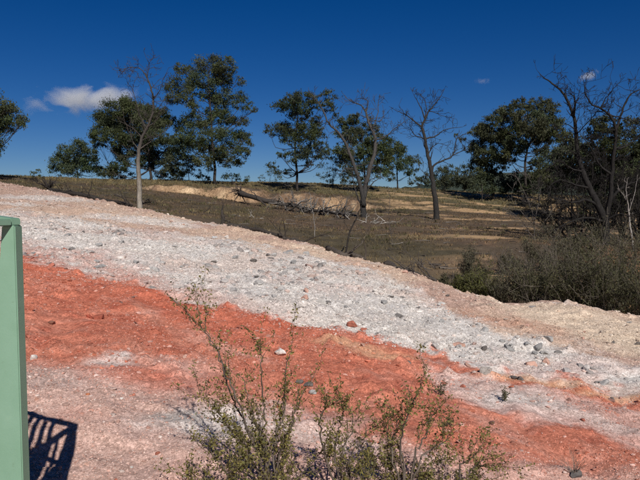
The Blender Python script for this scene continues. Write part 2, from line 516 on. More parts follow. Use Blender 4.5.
Xf = axis([(-3000, -600, 300), (-600, -120, 40), (-120, -60, 4), (-60, NX0, .6), (NX0, NX1, .36), (NX1, 40, .5), (40, 80, 1), (80, 600, 20), (600, 3000, 300)])
Yf = axis([(-600, -100, 60), (-100, -10, 5), (-10, NY0, .5), (NY0, NY1, .5), (NY1, 53, .3), (53, 63, .14), (63, 80, .4), (80, 130, 2), (130, 600, 20), (600, 4000, 300)])
def far_z(x, y):                           # tucked under the finer sheet where both lie
    ins = (x > NX0 + .01) & (x < NX1 - .01) & (y > NY0 + .01) & (y < NY1 - .01)
    return H(x, y) - .12 * ins
hill_buf = grid_mesh(Xf, Yf, far_z, surf_colour, hole=(NX0 + 1, NX1 - 1, NY0 + 1, NY1 - 1))
tag(link("hillside", hill_buf.mesh("hillside", True), M_HILL), kind="structure", label="dark grassy hillside behind the clay slope")

# distant wooded hills
def hills():
    X = axis([(-900, 1500, 12)]); Y = axis([(900, 1500, 12)])
    def z(x, y):
        prof = np.interp(x, [-900, -300, 0, 150, 300, 500, 900, 1500], [-10, 0, 8, 38, 62, 75, 90, 60])
        m = np.sin(np.clip((y - 900) / 600, 0, 1) * math.pi) ** 0.7
        return -25 + (prof + 25) * m + fbm(x, y, 160, 4, 81) * 8 + fbm(x, y, 18, 2, 82) * 6 * m
    def c(x, y, s):
        n = fbm(x, y, 40, 4, 83)
        return mix(np.tile(np.array((.035, .050, .040)), (len(x), 1)), np.array((.06, .07, .05)), sstep(-.3, .5, n))
    b = grid_mesh(X, Y, z, c)
    tag(link("distant_hill", b.mesh("distant_hill", True), M_HILL), kind="structure", label="wooded hills far behind the right hand trees")
hills()
# ------------------------------------------------------------------ branch and leaf builders
def rvec(s=1.0):
    return Vector((random.gauss(0, s), random.gauss(0, s), random.gauss(0, s)))

def crooked(a, b, n, amp):
    a = Vector(a); b = Vector(b); L = (b - a).length
    out = [a]
    for i in range(1, n):
        out.append(a.lerp(b, i / n) + rvec(amp * L * 0.5))
    return out + [b]

def smooth_line(pts, sub=3, amp=0.0):
    P = [Vector(p) for p in pts]; out = []
    for i in range(len(P) - 1):
        p0 = P[max(i - 1, 0)]; p1 = P[i]; p2 = P[i + 1]; p3 = P[min(i + 2, len(P) - 1)]
        for k in range(sub):
            t = k / sub
            q = 0.5 * ((2 * p1) + (p2 - p0) * t + (2 * p0 - 5 * p1 + 4 * p2 - p3) * t * t + (3 * p1 - p0 - 3 * p2 + p3) * t ** 3)
            out.append(q + (rvec(amp) if amp and (i or k) else Vector((0, 0, 0))))
    return out + [P[-1]]

def leaves(buf, C, L, W, cols, droop=0.6):
    """C (n,3) centres: one pointed blade (two triangles, slightly folded) at each."""
    n = len(C)
    if n == 0: return
    C = np.asarray(C, float)
    d = RNG.normal(size=(n, 3)); d[:, 2] -= droop * 1.6
    d /= np.linalg.norm(d, axis=1)[:, None]
    r = RNG.normal(size=(n, 3)); s = np.cross(d, r); s /= np.linalg.norm(s, axis=1)[:, None] + 1e-9
    l = L * RNG.uniform(0.6, 1.35, n)[:, None]; w = W * RNG.uniform(0.7, 1.3, n)[:, None]
    V = np.stack([C - d * l * .5, C + s * w * .5 + d * l * .02, C + d * l * .5, C - s * w * .5 + d * l * .02], 1).reshape(-1, 3)
    k = np.arange(n) * 4
    Q = np.stack([k, k + 1, k + 2, k + 3], 1)
    buf.add(V, Q, None, np.repeat(cols, 4, axis=0))

def leaf_cols(n, base, var=0.35, yellow=0.25):
    b = np.asarray(base, float)
    f = RNG.uniform(1 - var, 1 + var, n)[:, None]
    y = RNG.uniform(0, yellow, n)[:, None]
    return np.clip(b * f * (1 + y * np.array([[1.1, 0.6, 0.0]])), 0, 1)

TWMIN = [0.0022]
def twigs(buf, p, d, length, rad, level, col, spread=0.9, kids=(2, 4), up=0.12, sides=4, crook=0.22, tips=None):
    n = 4 if level > 0 else 3
    pts = [Vector(p)]; d = Vector(d).normalized()
    for i in range(n):
        d = (d + rvec(crook) + Vector((0, 0, up * 0.4))).normalized()
        pts.append(pts[-1] + d * (length / n))
    r = [max(rad * (1 - 0.75 * i / n), TWMIN[0]) for i in range(n + 1)]
    buf.tube(pts, r, sides if level > 1 else 3, col, cap=False)
    if tips is not None and level <= 1: tips.extend(pts[1:])
    if level > 0:
        for k in range(random.randint(*kids)):
            i = random.randint(1, n)
            nd = (d * 0.75 + rvec(spread * 0.62) + Vector((0, 0, up))).normalized()
            twigs(buf, pts[i], nd, length * random.uniform(0.45, 0.75), max(r[i] * 0.62, TWMIN[0]), level - 1, col, spread, kids, up, sides, crook, tips)

def gum(name, label, cat, D, trunk, clumps, r0=0.22, leaf=(.30, .12), base=(.044, .056, .027), dens=1.0, bark=(.040, .034, .030), group=None, deep=0.75, seed=1, low=None):
    random.seed(seed)
    T = [at(px, py, D) for px, py in trunk]
    b0 = T[0]; zg = h1(b0.x, b0.y)
    T[0] = Vector((b0.x, b0.y, zg - 0.15))
    root = empty(name, (b0.x, b0.y, zg))
    tag(root, label, cat, group)
    tl = smooth_line(T, 4, 0.03)
    tb = Buf(); n = len(tl)
    tb.tube(tl, [0.62 * r0 * (1.0 - 0.8 * (i / (n - 1)) ** 0.9) * (1.35 if i == 0 else 1) for i in range(n)], 8, bark)
    part("trunk", tb, M_BARK, root, True)
    bb = Buf(); lb = Buf(); m = D / FPX
    cx = sum(c[0] for c in clumps) / len(clumps)
    wid = (max(c[0] + c[2] for c in clumps) - min(c[0] - c[2] for c in clumps)) * m * 0.5
    for (px, py, rx, ry) in clumps + [(c[0] + random.gauss(0, c[2] * .9), c[1] + random.gauss(0, c[3] * .9), c[2] * .55, c[3] * .55) for c in clumps[::2]]:
        f_ = random.uniform(.95, 1.35); rx, ry = rx * f_, ry * f_ * 1.08
        hue = np.array((random.uniform(.92, 1.12), random.uniform(.97, 1.06), random.uniform(.8, 1.2)))
        off = (px - cx) * m
        dd = random.uniform(-1, 1) * math.sqrt(max(wid * wid - off * off, 0.2)) * deep
        c = at(px, py, D + dd); rx_, ry_ = rx * m, ry * m
        # limb from the trunk, leaving below the clump
        zt = c.z - (0.35 * abs((c - T[-1]).xy.length) + 0.5 + random.uniform(0, .8))
        j = min(range(n), key=lambda i: abs(tl[i].z - zt) + (0.0 if i > n * 0.15 else 5))
        a = tl[j]
        mid = a.lerp(c, 0.5) + Vector((0, 0, -0.12 * (c - a).length)) + rvec(0.08 * (c - a).length)
        limb = smooth_line([a, mid, c], 4, 0.02)
        lr = r0 * 0.24 * (1 - 0.5 * j / n)
        bb.tube(limb, [lr * (1 - 0.75 * i / (len(limb) - 1)) for i in range(len(limb))], 5, bark, cap=False)
        # foliage puffs: uneven shells round a handful of twig ends
        npuff = max(7, int(7 + rx * ry * 0.14))
        for k in range(npuff):
            v = rvec(); v.normalize(); v *= random.uniform(0.25, 1.0) ** 0.6
            q = c + Vector((v.x * rx_ * 1.12, v.y * rx_, v.z * ry_ * 1.2))
            bb.tube(crooked(limb[-2 - k % 2], q, 3, 0.16), [lr * .28, lr * .2, lr * .14, .012], 3, bark, cap=False)
            pr = (0.30 + random.uniform(0, 0.34)) * (rx_ + ry_) * 0.5
            leafs = (leaf[0] * .74, leaf[1] * .74)
            cnt = int(dens * 96 * max(pr / 0.5, 0.35) ** 2 * (0.3 / leaf[0]) ** 1.1)
            P = RNG.normal(size=(cnt, 3)); P /= np.linalg.norm(P, axis=1)[:, None]
            P *= (np.abs(RNG.normal(0.62, 0.36, cnt)))[:, None] * pr
            P[:, 2] *= 0.8
            P += np.array(q)
            tone = random.uniform(0.72, 1.28)
            leaves(lb, P, leafs[0], leafs[1], leaf_cols(cnt, np.array(base) * tone * hue * 1.2))
    part("branch", bb, M_BARK, root, True)["kind"] = "stuff"
    part("crown", lb, M_LEAF, root)["kind"] = "stuff"
    return root

def dead_tree(name, label, D, limbs, base_col, top_col=None, tw=(2, 1.0), seed=3, deep=1.5, r_scale=.68, kids=(1, 3), cat="dead tree", spread=0.9, density=1.0, up=0.12):
    """limbs: (pixel polyline, start radius m, end radius m). The first limb is the trunk."""
    random.seed(seed); TWMIN[0] = D * .00024
    b0 = at(*limbs[0][0][0], D); zg = h1(b0.x, b0.y)
    root = empty(name, (b0.x, b0.y, zg)); tag(root, label, cat)
    cache = {}
    trunk = Buf(); br = Buf(); wb = Buf(); m = D / FPX
    for li, (pl, ra, rb) in enumerate(limbs):
        dd = cache.get(pl[0], 0.0); drift = random.uniform(-1, 1) * deep / max(len(pl), 3)
        P = []
        for i, p in enumerate(pl):
            if p in cache: dd = cache[p]
            elif i: dd += drift + random.gauss(0, 0.05)
            cache[p] = dd
            P.append(at(*p, D + dd))
        if li == 0: P[0] = Vector((b0.x, b0.y, zg - 0.2))
        L = smooth_line(P, 4, 0.012 * D / 30); n = len(L)
        rr = [(ra + (rb - ra) * (i / (n - 1)) ** 0.58) * r_scale for i in range(n)]
        if li == 0: rr[0] *= 1.4
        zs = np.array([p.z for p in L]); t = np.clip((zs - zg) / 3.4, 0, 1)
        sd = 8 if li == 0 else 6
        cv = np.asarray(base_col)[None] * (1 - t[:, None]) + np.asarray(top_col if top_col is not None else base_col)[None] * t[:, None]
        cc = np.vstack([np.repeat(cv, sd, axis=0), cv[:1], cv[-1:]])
        lbuf = trunk if li == 0 else Buf()
        lbuf.tube(L, rr, sd, cc)
        part("trunk" if li == 0 else "limb", lbuf, M_BARK, root, True)
        tc = tuple(np.asarray(top_col if top_col is not None else base_col))
        # twigs along the limb
        step = max(1, int(2 / density))
        for i in range(max(2, int(n * (0.35 if li == 0 else 0.25))), n, step):
            if random.random() < 0.75:
                dr = (L[i] - L[i - 1]).normalized()
                nd = (dr * 0.5 + rvec(0.55) + Vector((0, 0, up))).normalized()
                twigs(wb, L[i], nd, random.uniform(0.4, 1.0) * tw[1], max(rr[i] * 0.45, 0.010), tw[0], tc, spread, kids, up=up, crook=.16)
        dr = (L[-1] - L[-2]).normalized()
        twigs(wb, L[-1], dr, 0.4 * tw[1], rr[-1], tw[0], tc, spread, kids, up=up, crook=.16)
    TWMIN[0] = .0022
    if wb.n: part("twig", wb, M_BARK, root, True)["kind"] = "stuff"
    return root

# ------------------------------------------------------------------ living trees
gum("gum_tree", "gum tree cut off by the left edge, crown over the slope", "tree", 42,
    [(-30, 184), (-28, 145), (-22, 112), (-15, 100)],
    [(8, 112, 11, 6), (-5, 103, 13, 7), (15, 121, 9, 5), (2, 127, 11, 6), (21, 122, 5, 4), (-12, 120, 14, 9), (-20, 140, 16, 9), (-1, 143, 5, 6),
     (-4, 152, 4, 4), (-30, 110, 20, 11), (-25, 93, 14, 7)], 0.2, (.20, .08), seed=21, dens=.9)
gum("gum_tree", "small round gum tree on the skyline left of the white trunk", "tree", 84,
    [(78, 179), (77, 165), (79, 152)],
    [(78, 147, 11, 5), (65, 152, 9, 5), (91, 152, 9, 5), (58, 162, 7, 5), (75, 161, 12, 6), (92, 163, 9, 5), (99, 170, 6, 4), (56, 170, 6, 4), (77, 171, 10, 4)],
    0.18, (.30, .13), (.042, .058, .032), dens=.85, seed=22)
gum("gum_tree", "broad dark gum tree behind the white dead trunk", "tree", 74,
    [(151, 180), (149, 155), (147, 135), (146, 115)],
    [(123, 108, 12, 6), (140, 111, 14, 7), (110, 121, 12, 7), (100, 132, 9, 6), (127, 124, 13, 7), (150, 122, 13, 7), (163, 117, 9, 6), (117, 139, 12, 7),
     (137, 139, 13, 7), (157, 139, 13, 7), (173, 137, 9, 6), (123, 153, 11, 6), (143, 153, 12, 6), (163, 156, 12, 6), (178, 153, 8, 5), (120, 165, 10, 5),
     (147, 163, 11, 5), (170, 165, 9, 5), (97, 142, 7, 5), (180, 126, 7, 5), (112, 172, 8, 4), (178, 170, 6, 4)], 0.26, (.30, .12), (.040, .052, .027), dens=1.35, seed=23)
gum("gum_tree", "tallest gum tree with straight trunk and open layered crown", "tree", 70,
    [(215, 183), (213, 150), (211, 118), (209, 92), (209, 72)],
    [(210, 66, 13, 6), (191, 72, 11, 5), (227, 66, 8, 5), (202, 82, 11, 6), (222, 78, 11, 6), (239, 81, 8, 4), (180, 86, 11, 6), (172, 98, 8, 6), (190, 99, 11, 6),
     (207, 94, 10, 6), (228, 98, 13, 5), (242, 104, 11, 5), (250, 110, 5, 3), (216, 112, 11, 5), (199, 120, 13, 6), (224, 119, 11, 5), (237, 121, 9, 4),
     (193, 135, 14, 7), (213, 133, 11, 6), (229, 137, 13, 6), (243, 139, 9, 5), (248, 147, 5, 4), (184, 146, 12, 7), (202, 149, 13, 7), (223, 152, 13, 6),
     (240, 153, 9, 5), (188, 159, 9, 5), (205, 160, 10, 4), (229, 162, 11, 4), (242, 163, 6, 3)], 0.27, (.28, .11), (.043, .056, .028), dens=.82, seed=24)
gum("gum_tree", "dark gum tree standing on the eroded bank", "tree", 64,
    [(298, 191), (296, 166), (295, 142), (298, 115), (297, 98)],
    [(292, 97, 8, 4), (302, 98, 8, 4), (311, 99, 6, 4), (327, 97, 7, 4), (280, 109, 8, 5), (293, 108, 11, 6), (301, 116, 8, 5), (315, 105, 7, 4), (327, 107, 6, 4),
     (270, 130, 6, 4), (280, 130, 9, 5), (293, 130, 11, 6), (305, 129, 11, 6), (317, 128, 6, 5), (315, 119, 6, 4), (336, 117, 4, 4), (286, 138, 8, 4), (307, 136, 10, 5),
     (320, 136, 6, 4), (322, 147, 7, 4), (312, 151, 8, 5), (300, 152, 8, 6), (282, 154, 6, 3), (293, 157, 6, 4), (325, 154, 5, 4), (270, 165, 6, 3), (277, 170, 5, 3),
     (288, 172, 5, 4), (307, 165, 6, 3)], 0.22, (.26, .10), (.034, .044, .023), dens=.95, seed=25)
gum("gum_tree", "gum tree filling the gap behind the forked dead tree", "tree", 68,
    [(366, 190), (364, 165), (363, 148), (362, 132)],
    [(350, 125, 7, 5), (342, 121, 5, 3), (364, 134, 9, 6), (373, 142, 8, 7), (354, 136, 8, 6), (340, 149, 6, 4), (362, 149, 9, 6), (348, 155, 8, 5),
     (373, 154, 8, 6), (360, 163, 8, 5), (373, 166, 8, 5), (378, 132, 5, 4), (346, 167, 7, 4), (340, 131, 6, 4), (355, 120, 6, 4), (371, 124, 6, 5), (383, 146, 7, 6), (384, 158, 8, 5), (345, 160, 8, 5), (380, 172, 8, 5)], 0.2, (.28, .11), (.042, .054, .028), dens=1.25, seed=26)
gum("gum_tree", "small gum tree just right of the forked dead tree", "tree", 78,
    [(398, 190), (397, 170), (397, 150)],
    [(395, 145, 8, 4), (404, 151, 8, 5), (390, 154, 8, 5), (412, 160, 6, 4), (398, 164, 10, 5), (385, 167, 7, 4), (410, 171, 6, 4), (392, 176, 7, 4)],
    0.17, (.30, .12), (.042, .056, .03), seed=27)
gum("sapling", "thin feathery sapling left of the forked dead tree", "sapling", 74,
    [(333, 189), (333, 175), (332, 160)],
    [(331, 159, 5, 3), (323, 165, 5, 3), (339, 163, 5, 4), (333, 171, 6, 3), (322, 175, 5, 3), (343, 174, 5, 4), (330, 180, 6, 3)], 0.08, (.26, .08), dens=.6, seed=28)
gum("sapling", "leafy sapling between the two tall left gums", "sapling", 80,
    [(189, 181), (189, 170), (188, 160)], [(188, 160, 6, 4), (181, 166, 5, 3), (195, 166, 5, 4), (188, 172, 7, 3)], 0.08, (.28, .1), dens=.7, seed=29)
gum("sapling", "low sapling on the skyline right of the tallest gum", "sapling", 78,
    [(270, 185), (270, 178), (271, 171)], [(262, 177, 4, 2), (271, 172, 5, 3), (278, 178, 5, 3)], 0.06, (.26, .08), dens=.55, seed=30)
gum("bush", "tiny bush alone on the skyline at far left", "bush", 70,
    [(35, 179), (35, 177), (34, 175)], [(34, 175, 5, 2.5), (40, 177, 3, 2)], 0.06, (.26, .1), dens=.8, seed=31)
gum("bush", "rounded bush at the foot of the tallest gum, right side", "bush", 74,
    [(232, 182), (232, 178), (231, 174)], [(228, 176, 6, 3), (238, 177, 6, 3), (246, 179, 4, 2)], 0.06, (.26, .1), dens=.8, seed=32)
for i, (nm, lab, D, tr, cl) in enumerate([
    ("tree", "low leafy tree seen past the right branches of dark dead tree", 88, [(445, 191), (444, 182), (443, 176)], [(442, 177, 8, 5), (451, 173, 7, 5), (434, 182, 6, 4), (447, 184, 8, 4)]),
    ("tree", "bushy tree next left of the paired right gums", 80, [(464, 192), (464, 182), (463, 172)], [(464, 177, 8, 5), (467, 168, 6, 4), (457, 181, 7, 5), (471, 183, 7, 5)]),
    ("bush", "dark bush under the left one of the paired right gums", 66, [(482, 194), (482, 186), (481, 176)], [(482, 180, 9, 7), (475, 186, 7, 5), (489, 187, 6, 5), (481, 171, 6, 4)]),
    ("bush", "grey green bush between the trunks of the paired right gums", 72, [(508, 195), (508, 188), (508, 182)], [(505, 183, 8, 5), (513, 186, 7, 5), (500, 188, 6, 4)]),
    ("tree", "low spreading tree behind the bare grey shrub", 62, [(552, 199), (550, 188), (548, 175)], [(540, 174, 10, 6), (552, 169, 10, 6), (560, 177, 9, 6), (546, 183, 10, 6), (535, 184, 7, 5)]),
    ("tree", "shaded tree left behind the big twiggy dead tree", 55, [(572, 204), (571, 190), (570, 172)], [(566, 168, 8, 6), (577, 174, 9, 6), (568, 181, 9, 6), (580, 186, 9, 6), (562, 190, 8, 5)]),
    ("bush", "dark low bush behind the right trunk of the paired gums", 70, [(530, 197), (530, 190), (530, 184)], [(527, 186, 9, 6), (537, 188, 9, 5), (518, 188, 9, 5), (530, 177, 9, 6), (542, 179, 9, 6), (514, 179, 9, 6), (552, 186, 9, 6)]),
    ("tree", "shaded tree between twiggy dead tree and the bare shrub", 50, [(590, 212), (590, 195), (590, 178)], [(588, 172, 9, 7), (597, 180, 9, 7), (585, 188, 9, 6), (596, 194, 9, 6), (605, 186, 9, 7)]),
    ("tree", "shaded tree at the right edge behind the white trunk", 46, [(634, 222), (633, 200), (632, 180)], [(628, 178, 10, 7), (640, 184, 10, 7), (630, 194, 10, 6), (645, 198, 9, 6), (620, 188, 9, 6)]),
    ("tree", "dark tree filling the gap left of the twiggy dead tree", 52, [(572, 205), (571, 180), (570, 150)], [(566, 140, 8, 7), (576, 146, 9, 7), (565, 153, 9, 7), (578, 160, 9, 7), (568, 165, 9, 6), (584, 152, 8, 7)]),
    ("tree", "dark tree filling the middle behind the twiggy dead tree", 50, [(600, 215), (600, 185), (600, 160)], [(597, 160, 10, 7), (608, 166, 10, 7), (595, 172, 10, 7), (612, 176, 10, 7), (602, 182, 11, 7), (616, 160, 9, 6)]),
    ("tree", "dark tree filling the right edge above the scrub", 48, [(640, 222), (640, 185), (640, 160)], [(632, 158, 10, 7), (643, 164, 10, 8), (630, 170, 10, 7), (640, 176, 10, 7), (622, 174, 9, 6), (648, 150, 9, 7)]),
    ("bush", "dusky bush in the shade under the middle dark tree", 40, [(598, 224), (598, 216), (598, 208)], [(590, 206, 8, 6), (600, 203, 9, 6), (610, 208, 8, 6), (620, 203, 8, 6)]),
    ("bush", "low bush closing the gap left of the broad dark gum", 82, [(110, 181), (110, 177), (110, 173)], [(107, 174, 7, 4), (116, 176, 7, 3), (124, 174, 7, 4)]),
    ("bush", "low bushes right behind the broad dark gum's trunk", 82, [(165, 181), (165, 177), (165, 173)], [(160, 174, 7, 4), (170, 176, 7, 3), (178, 177, 6, 3)]),
    ("bush", "low bush just left of the tallest gum's trunk", 80, [(203, 182), (203, 178), (203, 174)], [(200, 175, 7, 3), (208, 177, 5, 3)]),
    ("tree", "thin low tree between the bank gum and the forked dead tree", 80, [(350, 189), (350, 182), (350, 175)], [(347, 176, 7, 4), (355, 172, 7, 4), (358, 180, 7, 4), (343, 182, 5, 3)]),
    ("bush", "low bush left of the lone dark leafless tree", 84, [(418, 190), (418, 185), (418, 180)], [(414, 180, 6, 3), (422, 182, 6, 3), (427, 178, 5, 3)]),
]):
    gum("background_" + nm, lab, nm, D, tr, cl, 0.10, (.28, .12), (.040, .050, .028), dens=.9, seed=40 + i)
gum("gum_tree", "left one of two paired gums on the right skyline", "tree", 68,
    [(494, 193), (492, 172), (491, 158), (490, 140)],
    [(490, 134, 12, 6), (480, 142, 9, 6), (474, 150, 6, 5), (500, 141, 10, 6), (482, 155, 10, 6), (497, 155, 10, 6), (488, 162, 8, 5), (504, 165, 7, 4), (485, 127, 7, 4),
     (472, 133, 4, 3), (462, 139, 4, 2.5), (478, 166, 9, 6), (498, 172, 9, 5), (487, 174, 9, 5)], 0.24, (.27, .11), (.038, .048, .026), dens=1.3, seed=50)
gum("gum_tree", "right one of two paired gums, with domed crown", "tree", 65,
    [(526, 197), (525, 168), (527, 148), (525, 127), (525, 112)],
    [(507, 109, 8, 5), (500, 114, 7, 5), (522, 105, 10, 5), (537, 104, 10, 5), (549, 107, 7, 5), (492, 120, 6, 4), (510, 117, 10, 6), (527, 115, 11, 6), (542, 116, 10, 6),
     (555, 117, 5, 5), (512, 130, 10, 6), (532, 127, 11, 6), (547, 127, 10, 6), (522, 137, 9, 6), (537, 137, 9, 6), (550, 137, 7, 5), (560, 132, 5, 6), (510, 142, 7, 5), (565, 142, 5, 4), (541, 148, 9, 6), (520, 149, 8, 5), (556, 152, 8, 6), (546, 160, 9, 5), (510, 157, 8, 5)],
    0.25, (.27, .11), (.041, .050, .026), dens=1.3, seed=51)
gum("gum_tree", "gum tree behind the big twiggy dead tree at right edge", "tree", 47,
    [(613, 226), (613, 190), (612, 160), (611, 135)],
    [(603, 124, 12, 6), (594, 134, 9, 7), (611, 134, 12, 7), (623, 128, 8, 7), (632, 142, 9, 6), (590, 148, 8, 6), (615, 147, 12, 7), (637, 124, 8, 7), (604, 156, 11, 6), (628, 156, 11, 6), (645, 150, 10, 8), (618, 168, 12, 6)],
    0.2, (.22, .09), (.035, .041, .021), dens=1.35, seed=52)

# ------------------------------------------------------------------ dead trees
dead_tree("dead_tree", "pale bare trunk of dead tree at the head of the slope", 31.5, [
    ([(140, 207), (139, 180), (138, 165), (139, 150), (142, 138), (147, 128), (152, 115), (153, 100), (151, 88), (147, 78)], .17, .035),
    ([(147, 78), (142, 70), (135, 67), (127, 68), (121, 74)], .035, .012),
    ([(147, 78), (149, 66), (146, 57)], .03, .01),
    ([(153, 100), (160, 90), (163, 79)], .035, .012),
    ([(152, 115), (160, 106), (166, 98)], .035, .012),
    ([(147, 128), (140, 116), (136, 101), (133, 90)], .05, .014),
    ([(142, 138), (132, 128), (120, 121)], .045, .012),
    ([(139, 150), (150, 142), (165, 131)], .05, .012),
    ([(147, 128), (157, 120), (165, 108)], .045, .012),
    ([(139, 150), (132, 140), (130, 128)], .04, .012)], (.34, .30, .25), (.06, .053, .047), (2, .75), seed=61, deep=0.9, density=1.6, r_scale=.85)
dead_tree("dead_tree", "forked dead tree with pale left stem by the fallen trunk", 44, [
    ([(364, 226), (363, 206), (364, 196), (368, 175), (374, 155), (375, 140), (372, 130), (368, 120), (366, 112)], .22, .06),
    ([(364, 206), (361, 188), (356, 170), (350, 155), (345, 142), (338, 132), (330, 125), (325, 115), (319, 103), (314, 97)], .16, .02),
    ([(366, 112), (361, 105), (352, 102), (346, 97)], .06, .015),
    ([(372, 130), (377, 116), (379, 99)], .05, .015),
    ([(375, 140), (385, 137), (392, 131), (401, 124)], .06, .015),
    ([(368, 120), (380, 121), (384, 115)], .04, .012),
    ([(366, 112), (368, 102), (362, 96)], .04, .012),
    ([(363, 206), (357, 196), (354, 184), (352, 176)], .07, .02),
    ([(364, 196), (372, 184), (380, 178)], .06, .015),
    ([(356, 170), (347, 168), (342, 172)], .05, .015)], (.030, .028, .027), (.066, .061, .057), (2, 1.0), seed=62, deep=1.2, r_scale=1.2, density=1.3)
dead_tree("dead_tree", "lone dark leafless tree standing on the open grass", 45, [
    ([(437, 224), (435, 199), (432, 177), (429, 161), (425, 139), (422, 127), (425, 119), (429, 111), (436, 103), (442, 94)], .26, .02),
    ([(432, 177), (433, 167), (442, 161), (453, 155), (457, 139), (468, 133)], .11, .02),
    ([(453, 155), (465, 150)], .05, .02),
    ([(429, 161), (429, 152), (436, 144), (445, 145)], .06, .015),
    ([(425, 139), (436, 136), (445, 130), (461, 127)], .08, .015),
    ([(422, 127), (414, 121), (404, 114), (395, 110)], .08, .015),
    ([(425, 139), (415, 135), (411, 129)], .06, .015),
    ([(425, 119), (420, 106), (414, 95)], .06, .015),
    ([(425, 119), (426, 105), (421, 95)], .05, .015),
    ([(432, 177), (426, 175), (420, 168)], .05, .015),
    ([(429, 111), (436, 113), (446, 117)], .04, .012)], (.032, .029, .027), (.036, .033, .031), (2, .95), seed=63, deep=1.4, r_scale=1.0, density=1.3)
dead_tree("dead_tree", "big dark twiggy dead tree above the right hand scrub", 29, [
    ([(605, 244), (605, 222), (598, 205), (590, 188), (583, 172), (578, 155), (576, 135), (574, 118), (568, 102), (560, 90), (550, 82), (542, 76)], .24, .022),
    ([(574, 118), (575, 104), (574, 96)], .05, .03),
    ([(605, 222), (610, 200), (612, 175), (614, 150), (616, 130), (610, 115), (600, 108), (592, 104), (586, 95), (584, 83)], .15, .015),
    ([(616, 130), (622, 112), (628, 98), (634, 92), (644, 89)], .07, .015),
    ([(598, 205), (585, 200), (572, 203), (556, 198), (545, 196)], .09, .015),
    ([(605, 222), (590, 218), (575, 220), (562, 226), (550, 232)], .08, .015),
    ([(610, 200), (622, 188), (635, 182), (652, 175)], .10, .02),
    ([(583, 172), (570, 168), (560, 160), (552, 165)], .06, .015),
    ([(590, 188), (575, 185), (560, 180), (550, 186)], .07, .015),
    ([(612, 175), (600, 165), (592, 150), (585, 140)], .07, .015),
    ([(614, 150), (628, 145), (642, 135)], .07, .015),
    ([(600, 108), (606, 98), (612, 90), (618, 84)], .035, .012),
    ([(610, 115), (622, 118), (632, 121), (645, 118)], .04, .012),
    ([(605, 222), (618, 214), (630, 216), (642, 210)], .07, .015),
    ([(578, 155), (568, 148), (562, 138)], .04, .012),
    ([(576, 135), (585, 125), (592, 118), (600, 108)], .035, .012)],
    (.020, .0185, .018), (.024, .022, .021), (3, .95), seed=64, deep=2.2, density=2, r_scale=.95)
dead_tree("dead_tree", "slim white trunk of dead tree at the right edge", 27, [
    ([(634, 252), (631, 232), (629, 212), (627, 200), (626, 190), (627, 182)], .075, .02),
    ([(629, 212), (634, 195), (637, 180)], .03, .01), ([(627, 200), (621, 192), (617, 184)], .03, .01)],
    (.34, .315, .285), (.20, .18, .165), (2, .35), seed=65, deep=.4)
dead_tree("bare_shrub", "bare grey many-stemmed shrub left of the big twiggy dead tree", 30, [
    ([(535, 242), (534, 225), (531, 208), (524, 192), (518, 180)], .05, .012),
    ([(534, 225), (538, 205), (541, 188), (546, 176)], .04, .01),
    ([(535, 242), (543, 225), (553, 210), (560, 202)], .04, .01),
    ([(535, 242), (527, 228), (517, 216), (507, 210)], .04, .01),
    ([(531, 208), (533, 192), (530, 180)], .03, .01),
    ([(534, 225), (522, 212), (512, 200)], .03, .01)], (.10, .088, .078), (.11, .097, .087), (2, .7), seed=66, deep=.8, cat="shrub", density=1.2)
def thicket(label, px, row, D, top, spread_px, n, col, seed):
    random.seed(seed)
    limbs = []; bx = (px, row)
    for k in range(n):
        ex = px + (k / (n - 1) - .5) * 2 * spread_px + random.uniform(-4, 4); ey = top + abs(k / (n - 1) - .5) * 2 * (row - top) * .55 + random.uniform(-8, 8)
        pl = [bx]
        for f in (.25, .5, .75, 1): pl.append((round(px + (ex - px) * f ** .8 + random.uniform(-3, 3), 1), round(row + (ey - row) * f + random.uniform(-3, 3), 1)))
        limbs.append((pl, 0.10 if k else .13, .02))
    dead_tree("dead_thicket", label, D, limbs, col, col, (3, .8), seed=seed, deep=1.6, cat="dead shrub", density=1.4, kids=(2, 4))
thicket("dark tangle of dead branches left below the twiggy tree", 577, 243, 31, 172, 30, 7, (.028, .025, .023), 161)
thicket("dark tangle of dead branches right below the twiggy tree", 622, 243, 32, 160, 28, 7, (.027, .024, .022), 162)
thicket("dense black tangle behind the twiggy tree's trunk", 600, 236, 34, 150, 44, 9, (.022, .019, .018), 164)
thicket("blackish dead shrub at the right edge under the white trunk", 640, 240, 31, 168, 26, 7, (.024, .021, .019), 165)
thicket("thin dead saplings beside the bare grey shrub", 552, 240, 34, 178, 20, 5, (.038, .034, .031), 163)
dead_tree("dead_sapling", "thin dead upright stick right of the forked dead tree", 27, [
    ([(393, 252), (391, 235), (389, 215), (390, 200), (388, 188)], .035, .012), ([(391, 235), (396, 224)], .014, .006), ([(389, 215), (384, 204)], .014, .006)],
    (.11, .09, .075), None, (1, .22), seed=67, deep=.1, cat="dead sapling")
dead_tree("dead_sapling", "pale thin dead stick in front of the fallen tree", 29, [
    ([(315, 238), (314, 222), (312, 208), (310, 194)], .028, .012), ([(314, 222), (318, 212)], .012, .006), ([(312, 208), (308, 201)], .012, .006)],
    (.24, .22, .20), None, (1, .22), seed=68, deep=.1, cat="dead sapling")
dead_tree("dead_sapling", "blackened stick leaning right at the foot of forked tree", 24, [
    ([(344, 245), (350, 232), (356, 219), (361, 207)], .045, .018), ([(350, 232), (345, 224)], .015, .008)],
    (.035, .03, .027), None, (1, .2), seed=69, deep=.2, r_scale=1., cat="dead stick")
dead_tree("tree_stump", "short dark splintered stump on the rim of the slope", 21.5, [
    ([(223, 224), (223, 218), (222, 211), (223, 206)], .10, .02), ([(223, 218), (227, 221), (231, 223)], .04, .01)],
    (.05, .042, .036), None, (1, .15), seed=70, deep=.05, r_scale=1.1, cat="stump")

